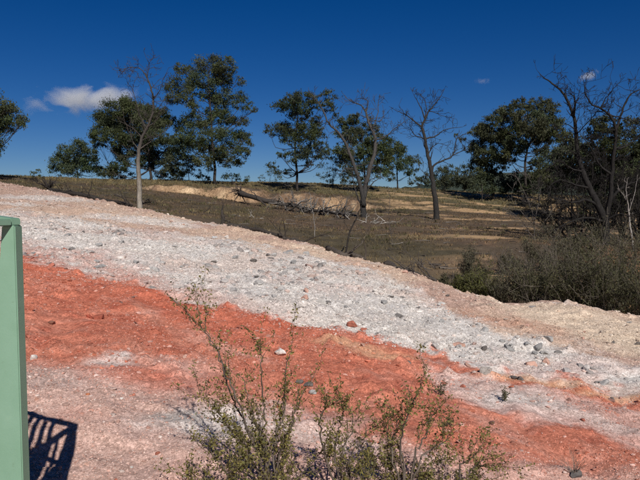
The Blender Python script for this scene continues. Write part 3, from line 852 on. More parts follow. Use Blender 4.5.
# ------------------------------------------------------------------ fallen timber
TWMIN[0] = .006
def log(name, label, pts, r0, r1, col, cat="log", stubs=4, seed=5, sub=4):
    random.seed(seed)
    P = [Vector(p) + Vector((0, 0, r0 * 0.55)) for p in pts]
    root = empty(name, (P[0].x, P[0].y, P[0].z - r0)); tag(root, label, cat)
    L = smooth_line(P, sub, 0.025); n = len(L)
    b = Buf(); b.tube(L, [(r0 + (r1 - r0) * i / (n - 1)) * random.uniform(.88, 1.1) for i in range(n)], 8, col)
    part("trunk", b, M_BARK, root, True)
    t = Buf()
    for k in range(stubs):
        i = random.randint(n // 5, n - 1)
        twigs(t, L[i], Vector((random.uniform(-1, 1), random.uniform(-.5, .5), random.uniform(.3, 1))), random.uniform(.3, .9), r1 * .5, 1, col, kids=(1, 3))
    if t.n: part("branch", t, M_BARK, root, True)["kind"] = "stuff"
    return root, L

r_, L_ = log("fallen_log", "long fallen log with upturned roots on the left skyline", [crest_pt(p, -.25 + .05 * k) for k, p in enumerate([50, 70, 92, 112, 132])], .13, .06, (.04, .034, .03), stubs=9, seed=81)
rb = Buf(); random.seed(82)
for k in range(16):
    twigs(rb, L_[0] + Vector((0, 0, .05)), Vector((random.uniform(-1, .6), random.uniform(-.7, .7), random.uniform(-.1, 1))), random.uniform(.3, .75), .05, 1, (.04, .034, .03), kids=(1, 3))
part("root_plate", rb, M_BARK, r_, True)["kind"] = "stuff"
log("fallen_log", "thin brown log along the rim beside the stump", [crest_pt(p, -.3) for p in (228, 245, 265, 285, 304)], .085, .05, (.06, .05, .043), seed=83, stubs=3)
log("fallen_log", "thick short log on the rim below the leaning stick", [crest_pt(p, -.3) for p in (328, 340, 352, 365)], .085, .055, (.10, .082, .068), seed=84, stubs=3)
log("fallen_log", "grey branchy log on the rim nearest the green scrub", [crest_pt(p, -.2) for p in (385, 400, 418, 436)], .07, .04, (.085, .072, .062), seed=85, stubs=6)

def fallen_tree():
    random.seed(90)
    P = [ground(px, py, 34) for px, py in [(240, 203), (262, 207), (290, 211), (318, 215), (345, 219)]]
    lift = [.75, .55, .4, .3, .25]
    root = empty("fallen_tree", P[0]); tag(root, "large fallen dead tree with grey bleached branches below the bank", "fallen tree")
    Q = [p + Vector((0, 0, l)) for p, l in zip(P, lift)]
    L = smooth_line(Q, 5, .03); n = len(L)
    b = Buf(); b.tube(L, [(.22 - .15 * i / (n - 1)) * random.uniform(.85, 1.12) for i in range(n)], 8, (.055, .047, .042)); part("trunk", b, M_BARK, root, True)
    for k, (q0, q1, q2, rr) in enumerate([((268, 208), (258, 198), (250, 190), .07), ((300, 212), (320, 210), (342, 204), .09), ((318, 215), (340, 213), (362, 216), .08), ((290, 211), (300, 203), (314, 198), .06), ((330, 217), (350, 222), (366, 221), .07)]):
        D0 = P[min(4, 1 + k % 4)].y
        lb_ = Buf(); Lk = smooth_line([at(*q0, D0), at(*q1, D0 - .6), at(*q2, D0 - 1.0)], 5, .03)
        lb_.tube(Lk, [rr * (1 - .7 * i / (len(Lk) - 1)) for i in range(len(Lk))], 6, (.07, .06, .054)); part("limb", lb_, M_BARK, root, True)
    t = Buf()
    for k in range(70):
        i = random.randint(int(n * .42), n - 1)
        d = Vector((random.uniform(-.4, 1), random.uniform(-1, .6), random.uniform(-.15, .75)))
        g = random.choice([.28, .4, .7, .9])
        twigs(t, L[i], d, random.uniform(.6, 1.5), .05, 2, (.30 * g, .275 * g, .25 * g), kids=(2, 3), up=-.02, crook=.3)
    part("branch", t, M_BARK, root, True)["kind"] = "stuff"
    r = Buf()
    for k in range(22):
        d = Vector((random.uniform(-1, .1), random.uniform(-.7, .7), random.uniform(-.8, .9)))
        twigs(r, Q[0], d, random.uniform(.4, 1.1), .07, 1, (.12, .09, .07), kids=(1, 3))
    part("root_plate", r, M_BARK, root, True)["kind"] = "stuff"
fallen_tree()

def brush(name, label, px, py, dmin, n, size, col, seed):
    random.seed(seed)
    p = ground(px, py, dmin); root = empty(name, p); tag(root, label, "brushwood")
    b = Buf()
    for k in range(n):
        s = p + Vector((random.gauss(0, size * .6), random.gauss(0, size * .4), random.uniform(.03, .12)))
        s.z = h1(s.x, s.y) + random.uniform(.03, .15)
        twigs(b, s, Vector((random.uniform(-1, 1), random.uniform(-.6, .6), random.uniform(-.1, .35))), random.uniform(.4, 1.0) * size, .028, 1, col, kids=(1, 3), up=0)
    part("branch", b, M_BARK, root, True)["kind"] = "stuff"
brush("fallen_branch", "bleached branches on the grass right of the forked tree", 380, 224, 34, 12, .8, (.42, .39, .35), 91)
brush("fallen_branch", "small pale branch lying on the brown slope above the rim log", 257, 220, 27, 4, .6, (.30, .27, .24), 92)
brush("fallen_branch", "forked dark branch sticking up from the rim left of stump", 200, 214, 23, 5, .5, (.06, .05, .045), 93)
brush("fallen_branch", "twigs heaped at the foot of the pale dead trunk", 146, 203, 25, 10, .45, (.14, .12, .10), 94)
brush("fallen_branch", "twigs lying at the end of the left skyline log", 118, 197, 25, 5, .5, (.12, .10, .09), 95)
brush("fallen_branch", "dark brush at the rim beside the green scrub", 432, 268, 16, 12, .5, (.10, .085, .075), 96)
TWMIN[0] = .0035
# ------------------------------------------------------------------ scrub on the right
def scrub(name, label, cat, base, width, height, n_stem, leafcol, twigcol, leaf=(.07, .016), per=26, seed=1, group=None, lean=0.35, dead=0.0):
    random.seed(seed)
    base = Vector(base); root = empty(name, base); tag(root, label, cat, group)
    sb = Buf(); lb = Buf(); tips = []
    for k in range(n_stem):
        a = random.uniform(0, 2 * math.pi); rr = width * 0.5 * math.sqrt(random.random())
        s = base + Vector((math.cos(a) * rr * .55, math.sin(a) * rr * .55, 0)); s.z = h1(s.x, s.y) - .03
        edge_f = rr / (width * .5)
        d = Vector((math.cos(a) * lean * (0.4 + edge_f), math.sin(a) * lean * (0.4 + edge_f), 1)) + rvec(.1)
        L = height * random.uniform(.55, 1.05) * (1 - .35 * edge_f ** 2)
        tp = []
        twigs(sb, s, d, L, .012, 2, tuple(np.array(twigcol) * random.uniform(.7, 1.3)), .75, (3, 5), .22, 3, .12, tips=tp)
        if random.random() > dead: tips += tp
    part("stem", sb, M_BARK, root)["kind"] = "stuff"
    if tips:
        P = np.array([list(t) for t in tips])
        P = np.repeat(P, max(1, int(per * n_stem / max(len(P), 1) * 14)), axis=0)
        P = P + RNG.normal(scale=.045 * (height / 1.2 + .3), size=P.shape)
        tone = np.repeat(RNG.uniform(.65, 1.35, len(tips)), len(P) // len(tips))[:, None]
        leaves(lb, P, leaf[0], leaf[1], leaf_cols(len(P), leafcol) * tone, droop=-.5)
        part("foliage", lb, M_LEAF, root)["kind"] = "stuff"
    return root

GREEN = (.082, .088, .032); GREYG = (.082, .080, .054); DARKG = (.062, .064, .036); GREY = (.12, .105, .095)
def scrub_at(px, D, dx=0):
    u, _ = ray(px, 270); return (u * D + dx, D, h1(u * D + dx, D))
bushes = [  # pixel column, depth, width, height, stems, leaf colour, dead share, label
    (466, 17.0, .8, .50, 12, GREEN, .0, "small bright green bush, leftmost of the right scrub"),
    (487, 16.6, 1.1, .85, 20, GREEN, .0, "bright green bush left of the dark scrub"),
    (474, 19.5, 1.0, .70, 14, GREYG, .3, "dull bush behind the two bright green bushes"),
    (508, 15.6, 1.0, .85, 18, GREYG, .25, "grey green bush at the left front of the dark scrub"),
    (524, 18.0, 1.2, 1.15, 20, GREY, .9, "grey leafless bush standing in the scrub"),
    (540, 15.0, 1.2, 1.0, 20, DARKG, .1, "dark green bush above the middle of the clay heap"),
    (560, 16.5, 1.3, 1.25, 20, GREYG, .35, "tall grey green bush below the bare shrub"),
    (580, 14.6, 1.2, 1.15, 22, DARKG, .1, "dark bush over the highest point of the clay heap"),
    (600, 16.0, 1.3, 1.25, 20, GREYG, .2, "grey green bush right below the twiggy dead tree"),
    (618, 14.0, 1.2, 1.2, 22, DARKG, .1, "dark green bush next to the right edge, front row"),
    (636, 15.0, 1.3, 1.35, 20, DARKG, .15, "dense dark bush at the right edge of the picture"),
    (655, 13.5, 1.2, 1.2, 14, DARKG, .1, "dark bush half outside the right edge"),
    (534, 22.0, 1.4, 1.0, 14, GREYG, .4, "faded bush at the back of the scrub, left"),
    (562, 22.5, 1.4, 1.1, 14, GREYG, .5, "faded bush at the back of the scrub, middle"),
    (590, 22.0, 1.4, 1.1, 14, DARKG, .3, "dark bush at the foot of the twiggy dead tree"),
    (625, 21.0, 1.5, 1.3, 16, GREYG, .3, "bush behind the slim white trunk"),
    (500, 21.0, 1.1, .7, 10, GREYG, .5, "low faded bush behind the left scrub"),
    (452, 19.0, .8, .35, 8, GREYG, .6, "low withered bush at the rim by the brushwood"),
]
for i, (px, D, w, hh, ns, lc, dead, lab) in enumerate(bushes):
    scrub("scrub_bush", lab, "bush", scrub_at(px, D), w, hh, ns, lc, (.10, .085, .07), seed=100 + i, group="bushes of the right hand scrub", dead=dead)

TWMIN[0] = .0011
# ------------------------------------------------------------------ wiry shrubs in the foreground
def wiry(name, label, D, base_px, stems, seed, leafcol=(.115, .115, .044), leaf=(.021, .009), low=0, low_w=.5, low_h=.35, side=9):
    random.seed(seed)
    u, _ = ray(base_px, 480); b = Vector((u * D, D, h1(u * D, D)))
    root = empty(name, b); tag(root, label, "shrub")
    sb = Buf(); tips = []
    def stem(P, r, n_side, sl):
        L = smooth_line(P, 6, .006); n = len(L)
        g = random.uniform(.8, 1.2)
        sb.tube(L, [max(r * (1 - .8 * i / (n - 1)), .0012) for i in range(n)], 5, (.13 * g, .105 * g, .085 * g))
        for k in range(n_side):
            i = random.randint(int(n * .25), n - 1)
            d = (L[i] - L[i - 1]).normalized() * .9 + rvec(.5) + Vector((0, 0, .25))
            tp = []
            twigs(sb, L[i], d, sl * random.uniform(.4, 1), .0022, 1, (.14, .11, .08), .7, (1, 3), .2, 3, .15, tips=tp)
            tips.extend(tp)
        tips.extend(L[int(n * .6):])
    for pl in stems:
        dd = random.uniform(-.12, .12)
        P = [b + rvec(.015)] + [at(x, y, D + dd * (k + 1) / len(pl)) for k, (x, y) in enumerate(pl)]
        stem(P, .0075, side, .20)
    for k in range(low):
        a = random.uniform(0, 2 * math.pi); rr = low_w * math.sqrt(random.random())
        e = b + Vector((math.cos(a) * rr, math.sin(a) * rr * .6, 0)); e.z = h1(e.x, e.y) + low_h * random.uniform(.5, 1.1) * (1 - .4 * (rr / low_w) ** 2)
        m = b.lerp(e, .5) + Vector((0, 0, .06)) + rvec(.04)
        stem([b + rvec(.03), m, e], .005, side, .16)
    part("stem", sb, M_BARK, root, True)["kind"] = "stuff"
    T = np.array([list(t) for t in tips]); T = np.repeat(T, 4, axis=0)
    T = T[RNG.random(len(T)) < .8]
    T = T + RNG.normal(scale=.011, size=T.shape)
    lb = Buf(); leaves(lb, T, leaf[0], leaf[1], leaf_cols(len(T), leafcol, .45, .6), droop=-.2)
    part("foliage", lb, M_LEAF, root)["kind"] = "stuff"
    return root

wiry("wiry_shrub", "tall wiry shrub with a long stem leaning left", 3.55, 272,
     [[(255, 450), (240, 408), (226, 375), (212, 343), (192, 318), (171, 297)], [(262, 450), (264, 418), (262, 385), (262, 358), (259, 345)],
      [(262, 455), (246, 425), (232, 398), (222, 360), (206, 330), (196, 308)], [(275, 450), (283, 415), (285, 385), (288, 360), (291, 347)],
      [(250, 455), (232, 430), (214, 408), (200, 395)], [(280, 455), (292, 425), (300, 400), (310, 385)], [(268, 455), (256, 425), (248, 395), (240, 372)],
      [(265, 460), (245, 440), (228, 425), (214, 418)]], 201, low=7, low_w=.40, low_h=.42, side=9)
wiry("wiry_shrub", "shrub with thin upright shoots in the bottom centre", 3.5, 345,
     [[(335, 455), (338, 430), (342, 415), (344, 403)], [(325, 455), (320, 425), (326, 408), (328, 395)], [(350, 460), (362, 440), (375, 425)],
      [(340, 460), (352, 430), (352, 412)]], 202, low=5, low_w=.42, low_h=.30, side=7)
wiry("wiry_shrub", "leafy shrub with a feathery spire in the bottom right centre", 3.6, 408,
     [[(400, 455), (405, 425), (413, 402), (420, 385), (425, 366)], [(392, 455), (396, 435), (404, 415), (412, 400)], [(415, 455), (424, 438), (430, 422), (436, 408)],
      [(420, 460), (440, 445), (452, 430)], [(402, 455), (390, 440), (383, 425)]], 203, low=7, low_w=.45, low_h=.28, side=9)
wiry("wiry_shrub", "low spreading shrub at the right end of foreground shrubs", 3.65, 465,
     [[(470, 470), (485, 466), (500, 465)], [(460, 468), (468, 460), (474, 455)]], 204, low=8, low_w=.38, low_h=.15, side=7)
wiry("wiry_shrub", "low leafy shrub at the left foot of the tall one", 3.35, 232,
     [[(225, 470), (216, 458), (208, 452)]], 205, low=6, low_w=.28, low_h=.24, side=7)
for i, (px, py, lab) in enumerate([(441, 396, "tiny green seedling on the red clay below the grey block"), (505, 402, "tiny dark seedling on the pale clay at right"),
                                   (446, 430, "small green seedling above the foreground shrubs")]):
    p = ground(px, py); random.seed(220 + i)
    root = empty("seedling", p); tag(root, lab, "seedling"); sb = Buf(); tips = []
    for k in range(7): twigs(sb, p, Vector((random.uniform(-1, 1), random.uniform(-1, 1), 1.2)), .09, .0025, 1, (.12, .1, .07), .7, (1, 3), .2, 3, .15, tips=tips)
    part("stem", sb, M_BARK, root)["kind"] = "stuff"
    T = np.repeat(np.array([list(t) for t in tips]), 2, axis=0); T = T + RNG.normal(scale=.008, size=T.shape)
    lb = Buf(); leaves(lb, T, .022, .010, leaf_cols(len(T), (.055, .06, .028), .4), -.2); part("foliage", lb, M_LEAF, root)["kind"] = "stuff"
def dry_plant():
    p = ground(573, 478); random.seed(230)
    root = empty("dry_plant", p); tag(root, "dry leafless twiggy plant at the bottom right", "dry plant"); sb = Buf()
    for k in range(12): twigs(sb, p, Vector((random.uniform(-.7, .8), random.uniform(-.5, .5), 1.1)), random.uniform(.08, .15), .003, 1, (.20, .16, .13), .7, (2, 4), .2, 3, .15)
    part("stem", sb, M_BARK, root)
dry_plant()

# ------------------------------------------------------------------ rocks
import bmesh
def rock_mesh(seed, flat=0.7):
    rs = np.random.default_rng(seed)
    bm = bmesh.new(); bmesh.ops.create_icosphere(bm, subdivisions=3, radius=1.0)
    nrm = rs.normal(size=(9, 3)); nrm /= np.linalg.norm(nrm, axis=1)[:, None]; dist = rs.uniform(.42, .80, 9)
    ph = rs.uniform(0, 6, 3)
    for v in bm.verts:
        p = np.array(v.co)
        for n, d in zip(nrm, dist):
            t = p @ n
            if t > d: p = p - n * (t - d) * .985
        p *= 1 + .035 * math.sin(5 * p[0] + ph[0]) * math.sin(6 * p[1] + ph[1]) + .03 * math.sin(11 * p[2] + 9 * p[0] + ph[2])
        v.co = (p[0] * 1.15, p[1] * .95, p[2] * flat)
    me = bpy.data.meshes.new("rock"); bm.to_mesh(me); bm.free()
    me.materials.append(M_STONE)
    return me
ROCKS = [rock_mesh(300 + i, (.55, .7, .8, .62, .9, .48)[i % 6]) for i in range(12)]

def surf_z(x, y):
    return float(near_z(np.array([x]), np.array([y]))[0])

def rock(p, size, col, label, group=None, seed=None, sink=.36, tilt=.3, aspect=1.0):
    r = random.Random(seed)
    o = bpy.data.objects.new("rock", ROCKS[r.randrange(len(ROCKS))]); COL.objects.link(o)
    o.location = (p[0], p[1], surf_z(p[0], p[1]) + size * (.5 - sink))
    o.rotation_euler = (r.gauss(0, tilt), r.gauss(0, tilt), r.uniform(0, 6.28))
    o.scale = (size * aspect, size, size * r.uniform(.8, 1.15))
    o.color = (*col, 1)
    tag(o, label, "rock", group); return o

W_ = (.60, .56, .52); G_ = (.30, .29, .28); DG = (.13, .115, .105); R_ = (.36, .13, .09); PK = (.46, .28, .22); OR = (.52, .2, .1)
named = [  # column, row, width in pixels, colour, label
    (33, 356, 9, W_, "pale rounded rock beside the green railing post"),
    (281, 354, 14, W_, "flat white stone on the red clay behind the tall shrub"),
    (299, 386, 9, DG, "dark stone, left of three on the red clay"), (309, 389, 11, DG, "dark stone, middle and biggest of three on the red clay"),
    (313, 395, 8, G_, "flat dark stone, lowest of three on the red clay"),
    (157, 457, 7, R_, "red stone near the foreground shrubs"), (88, 399, 5, OR, "small orange stone above the railing shadow"),
    (162, 459, 4, PK, "small pink stone touching the red stone"),
    (537, 348, 15, G_, "grey block at the left of the rubble heap"), (549, 342, 12, G_, "bluish grey block on top of the rubble heap"),
    (545, 352, 10, (.38, .36, .34), "lower grey block of the rubble heap"), (528, 346, 7, G_, "small grey stone left beside the rubble heap"),
    (545, 361, 10, PK, "reddish stone below the rubble heap"), (532, 362, 12, PK, "broad pink stone left below the rubble heap"),
    (487, 378, 15, (.36, .33, .30), "grey brown boulder on the pale clay at right"), (515, 380, 11, DG, "dark low stone on the tan seam"),
    (521, 382, 8, DG, "dark flat chip beside the low stone on the tan seam"),
    (483, 353, 8, DG, "dark oval stone on the red strip"), (532, 307, 8, G_, "lone grey stone on the yellowish heap"), (447, 296, 5, DG, "small dark stone near the rim at right"),
    (408, 366, 7, DG, "small dark stone alone on the red clay"), (458, 347, 13, PK, "broad pink stone at the lower edge of the white clay"),
    (235, 259, 9, G_, "grey stone left of centre in the white band"), (289, 254, 9, G_, "blue grey stone high in the white band"), (306, 255, 7, G_, "grey stone next right of the blue grey one"),
    (274, 257, 9, (.42, .4, .38), "pale grey stone next left of the blue grey one"), (309, 268, 8, (.3, .2, .17), "brownish stone in the upper white band"),
    (259, 286, 10, (.38, .36, .34), "wide grey stone low in the white band"), (304, 302, 10, PK, "pink boulder low in the white band"), (307, 293, 9, PK, "flat pink stone above the pink boulder"),
    (214, 237, 7, (.42, .42, .42), "grey stone at the top edge of the white band"), (227, 238, 6, W_, "white stone at the top edge of the white band"),
    (352, 326, 13, R_, "dark red stone on the upper edge of red clay"), (364, 329, 8, R_, "red stone right of the dark red one"),
    (390, 299, 7, DG, "dark stone in the right part of white band"), (214, 262, 6, DG, "dark little stone in the left part of white band"), (253, 265, 8, DG, "flat dark stone in the middle of white band"),
    (321, 305, 11, (.36, .34, .32), "grey stone right of the pink boulder"), (405, 275, 7, PK, "pinkish stone near the rim logs"),
    (44, 241, 6, G_, "grey stone just right of the railing top"), (98, 247, 8, G_, "grey stone in the left white band"), (91, 255, 8, (.36, .33, .31), "grey stone below the left white band cluster"),
    (115, 232, 8, (.34, .30, .28), "brown grey stone at the upper left white edge"), (65, 249, 6, R_, "reddish stone right of the railing"), (51, 267, 8, R_, "red stone at the left start of red clay"),
    (100, 318, 11, (.33, .10, .065), "deep red lump on the left red clay"), (89, 317, 8, (.32, .08, .05), "small deep red lump beside the bigger one"), (51, 321, 9, (.22, .10, .07), "dark red brown lump right of the railing post"),
    (575, 478, 14, (.10, .09, .085), "dark rock at the bottom edge under the dry plant"), (640, 346, 8, G_, "grey stone at the right edge of the white band"),
    (613, 346, 5, DG, "little dark stone on the white clay near the right edge"), (612, 396, 5, DG, "little dark stone on the pale clay near the right edge"),
]
for i, (px, py, w, col, lab) in enumerate(named):
    p = ground(px, py); rock(p, w * p.y / FPX * .52, col, lab, seed=400 + i)

def in_view_xy(n, ylo, yhi, seed):
    rs = np.random.default_rng(seed)
    y = np.exp(rs.uniform(math.log(ylo), math.log(yhi), n)); x = rs.uniform(-.56, .56, n) * y
    ok = (y < CREST(x) + .3) & (x > NX0 + .5) & (x < NX1 - .5)
    return x[ok], y[ok], rs
xs, ys, rs_ = in_view_xy(2600, 3.4, 30, 500)
wt = B_white_top(xs); rt = B_red_top(xs); rl = B_red_low(xs)
zone = np.where(ys > wt, 0, np.where(ys > rt, 1, np.where(ys > rl, 2, 3)))
cnt = [0, 0, 0, 0]; quota = [26, 75, 32, 18]
zl = [("scattered on the brownish rim above the white band", "stones on the rim"), ("in the rubble of the white band", "stones of the white band"),
      ("scattered on the red clay", "stones of the red clay"), ("scattered on the pink foreground clay", "stones of the pink foreground")]
clump = fbm(xs, ys, 1.6, 3, 501); STONES = {}
for x, y, z, cl in zip(xs, ys, zone, clump):
    if cnt[z] >= quota[z] or (z == 1 and cl < .02): continue
    cnt[z] += 1
    pick = random.Random(int(cnt[z] * 7 + z))
    cn, c = pick.choice([[("pinkish", PK), ("brown", (.33, .25, .2)), ("grey", G_), ("cream", (.48, .40, .33))],
        [("grey", G_), ("grey", G_), ("pale grey", (.42, .40, .38)), ("pale grey", (.40, .37, .35)), ("dark grey", (.2, .185, .175)), ("pinkish", (.42, .30, .26))],
        [("red", R_), ("red", (.38, .13, .08)), ("pinkish", PK), ("dark brown", (.2, .11, .09))], [("pinkish", PK), ("red", R_), ("whitish", W_)]][z])
    u = x / y
    place = "far left" if u < -.3 else "left" if u < -.1 else "middle" if u < .12 else "right" if u < .32 else "far right"
    f = pick.uniform(.8, 1.1)
    base = (.026, .036, .026, .016)[z]
    s = base * (1 + 1.2 * pick.random() ** 3) * (y / 8) ** .45
    key = (cn, place, z)
    o = rock((x, y), s, tuple(np.array(c) * f), "small %s stone %s, %s part" % (cn, zl[z][0], place), zl[z][1], seed=1000 + int(cnt[z] * 13 + z), aspect=pick.uniform(.9, 1.4))
    STONES.setdefault(key, []).append((u, o))

ORD = "first second third fourth fifth sixth seventh eighth ninth tenth eleventh twelfth thirteenth fourteenth fifteenth".split()
for (cn, place, z), lst in STONES.items():
    if len(lst) > 1:
        for k, (u, o) in enumerate(sorted(lst, key=lambda q: q[0])):
            o["label"] = "%s from left of the small %s stones, %s of the %s" % (ORD[min(k, 14)], cn, place, ("brownish rim", "white band", "red clay", "pink foreground")[z])

# ------------------------------------------------------------------ loose gravel and rubble too fine to count
def stones(b, n, seed, lo, hi, power, ico, soilmix, lift, only_white=False):
    xs, ys, rs = in_view_xy(n, 2.6, 34, seed)
    cl = fbm(xs, ys, 1.1, 3, 601); cl2 = fbm(xs, ys, .35, 2, 602)
    wt = B_white_top(xs); rt = B_red_top(xs); rl = B_red_low(xs)
    z0 = ys > wt; z1 = (~z0) & (ys > rt); z2 = (~z0) & (~z1) & (ys > rl); z3 = ys <= rl
    keep = rs.random(len(xs)) < np.clip(np.where(z1, .85, np.where(z0, .65, np.where(z2, .5, .75))) + .6 * cl + .4 * cl2, .05, 1)
    if only_white: keep = z1 & (fbm(xs, ys, 1.9, 4, 630) + .45 * fbm(xs, ys, .4, 2, 631) - .35 * rs.random(len(xs)) > .10) & (ys < wt * .97)
    xs, ys = xs[keep], ys[keep]; z0, z1, z2, z3 = z0[keep], z1[keep], z2[keep], z3[keep]; n = len(xs)
    # grains have rolled down from a little farther up
    roll = rs.random(n) ** 3 * .09 * ys
    soil = clay_colour(xs + rs.normal(0, .02, n) * ys - roll * .3, ys + roll)
    size = (lo + (hi - lo) * rs.random(n) ** power) * (ys / 5.0) ** .8 * np.where(z1, 1.25, 1.0)
    pal_w = np.array([W_, (.42, .40, .38), (.30, .28, .27), (.48, .42, .38), (.22, .20, .19), (.36, .33, .31), (.42, .29, .24)])
    pal_r = np.array([(.36, .09, .05), (.48, .17, .11), (.54, .38, .32), (.25, .08, .055), (.6, .5, .45)])
    pal_p = np.array([(.5, .3, .25), (.58, .45, .4), (.4, .14, .09), (.62, .58, .54), (.32, .2, .17)])
    pal_b = np.array([(.42, .3, .24), (.5, .43, .36), (.3, .2, .16), (.56, .5, .45)])
    pick = lambda pal: pal[rs.integers(0, len(pal), n)]
    if only_white: pal_w = np.array([(.30, .29, .28), (.24, .23, .225), (.36, .345, .33), (.42, .40, .38), (.18, .165, .16), (.38, .27, .23)])
    c = np.where(z1[:, None], pick(pal_w), np.where(z2[:, None], pick(pal_r), np.where(z3[:, None], pick(pal_p), pick(pal_b))))
    c = c * (1 - soilmix) + soil * soilmix
    c = np.clip(c * rs.uniform(.66, 1.2, n)[:, None], 0, .7)
    if ico:
        t = (1 + 5 ** .5) / 2
        B = np.array([(-1, t, 0), (1, t, 0), (-1, -t, 0), (1, -t, 0), (0, -1, t), (0, 1, t), (0, -1, -t), (0, 1, -t), (t, 0, -1), (t, 0, 1), (-t, 0, -1), (-t, 0, 1)], float) / 1.9
        fc = np.array([(0, 11, 5), (0, 5, 1), (0, 1, 7), (0, 7, 10), (0, 10, 11), (1, 5, 9), (5, 11, 4), (11, 10, 2), (10, 7, 6), (7, 1, 8),
                       (3, 9, 4), (3, 4, 2), (3, 2, 6), (3, 6, 8), (3, 8, 9), (4, 9, 5), (2, 4, 11), (6, 2, 10), (8, 6, 7), (9, 8, 1)])
    else:                                  # the grains' undersides are buried: five sides and a top are enough
        an = np.arange(5) * 2 * math.pi / 5
        B = np.vstack([np.stack([np.cos(an), np.sin(an), an * 0 - .4], -1), [(.1, .05, .95)]])
        fc = np.array([(i, (i + 1) % 5, 5) for i in range(5)])
    nv = len(B)
    V = B[None] * rs.uniform(.62, 1.25, (n, nv, 1)) * np.stack([rs.uniform(.8, 1.5, n), rs.uniform(.7, 1.2, n), rs.uniform(.45, .9, n)], -1)[:, None]
    a = rs.uniform(0, 6.28, n); ca, sa = np.cos(a)[:, None], np.sin(a)[:, None]
    V = np.stack([V[..., 0] * ca - V[..., 1] * sa, V[..., 0] * sa + V[..., 1] * ca, V[..., 2]], -1) * size[:, None, None]
    V += np.stack([xs, ys, near_z(xs, ys) + size * lift], -1)[:, None]
    b.add(V.reshape(-1, 3), None, (fc[None] + (np.arange(n) * nv)[:, None, None]).reshape(-1, 3), np.repeat(c, nv, axis=0))
def gravel():
    b = Buf()
    stones(b, 22000, 600, .007, .022, 4, True, .58, .12)
    stones(b, 34000, 620, .008, .034, 3.2, True, .2, .06, only_white=True)
    stones(b, 210000, 610, .0038, .0115, 3, False, .74, .18)
    tag(link("gravel", b.mesh("gravel"), M_GRAVEL), "loose gravel and rubble strewn over the clay slope", "gravel", kind="stuff")
gravel()

# ------------------------------------------------------------------ dry grass on the hillside
def grass():
    rs = np.random.default_rng(700); n = 34000
    y = rs.uniform(16, 86, n) ** 1.0; x = rs.uniform(-.6, .6, n) * y
    h = H(x, y)
    col = hill_colour(x, y, np.zeros(n))
    lum = col @ np.array([.3, .6, .1])
    ok = (near_weight(x, y) < .1) & (lum < .12 + .05 * rs.random(n)) & (fbm(x, y, 3, 3, 701) + .5 * rs.random(n) > .05)
    x, y, h, col = x[ok], y[ok], h[ok], col[ok]; n = len(x)
    b = Buf()
    for k in range(4):
        a = rs.uniform(0, 6.28, n); l = rs.uniform(.03, .11, n) * (1 + .9 * (y > 60)); w = .008 + .0006 * y
        bx, by = x + rs.normal(0, .08, n), y + rs.normal(0, .08, n)
        dx, dy = np.cos(a), np.sin(a)
        p0 = np.stack([bx - dy * w, by + dx * w, h - .03], -1); p1 = np.stack([bx + dy * w, by - dx * w, h - .03], -1)
        tx = rs.normal(0, .5, n); ty = rs.normal(0, .5, n)
        p2 = np.stack([bx + tx * l, by + ty * l, h + l], -1)
        V = np.stack([p0, p1, p2], 1).reshape(-1, 3)
        c = np.clip(col * rs.uniform(.7, 1.5, n)[:, None] * np.array([1.12, 1.05, .9]), 0, 1)
        b.add(V, None, np.arange(n * 3).reshape(-1, 3), np.repeat(c, 3, axis=0))
    tag(link("grass", b.mesh("grass"), M_GRASS), "short dry grass tufts over the hillside", "grass", kind="stuff")
grass()

def tussocks():
    rs = np.random.default_rng(720); n = 2600
    y = rs.uniform(18, 82, n); x = rs.uniform(-.58, .58, n) * y
    ok = (near_weight(x, y) < .02) & (fbm(x, y, 6, 3, 721) + .6 * rs.random(n) > .2)
    x, y = x[ok], y[ok]; n = len(x); tone = rs.uniform(.5, 1.3, n); b = Buf()
    base = np.where(rs.random(n)[:, None] < .5, np.array([[.17, .135, .07]]), np.array([[.085, .08, .038]]))
    sz = rs.uniform(.10, .26, n)
    for k in range(12):
        bx = x + rs.normal(0, .4, n) * sz; by = y + rs.normal(0, .4, n) * sz; h = H(bx, by) - .02
        a = rs.uniform(0, 6.28, n); l = sz * rs.uniform(.5, 1.2, n); w = .006 + .0004 * y
        p0 = np.stack([bx - np.sin(a) * w, by + np.cos(a) * w, h], -1); p1 = np.stack([bx + np.sin(a) * w, by - np.cos(a) * w, h], -1)
        p2 = np.stack([bx + rs.normal(0, .5, n) * l, by + rs.normal(0, .5, n) * l, h + l], -1)
        b.add(np.stack([p0, p1, p2], 1).reshape(-1, 3), None, np.arange(n * 3).reshape(-1, 3), np.repeat(np.clip(base * (tone * rs.uniform(.8, 1.2, n))[:, None], 0, 1), 3, axis=0))
    tag(link("tussock_grass", b.mesh("tussock_grass"), M_GRASS), "scattered straw coloured tussocks on the hillside", "grass", kind="stuff")
tussocks()
def litter():
    rs = np.random.default_rng(730); random.seed(730); b = Buf()
    for k in range(520):
        y = rs.uniform(19, 62); x = rs.uniform(-.55, .55) * y
        if near_weight(np.array([x]), np.array([y]))[0] > .3: continue
        z = h1(x, y) + .02; a = rs.uniform(0, 6.28); l = rs.uniform(.15, .9)
        P = [Vector((x + math.cos(a) * l * f, y + math.sin(a) * l * f, z + rs.uniform(0, .06))) for f in (0, .4, 1)]
        g = rs.uniform(.05, .22); b.tube(P, [.018, .014, .008], 4, (g, g * .9, g * .8))
    tag(link("stick_litter", b.mesh("stick_litter"), M_BARK), "fallen sticks and litter strewn over the hillside", "sticks", kind="stuff")
litter()

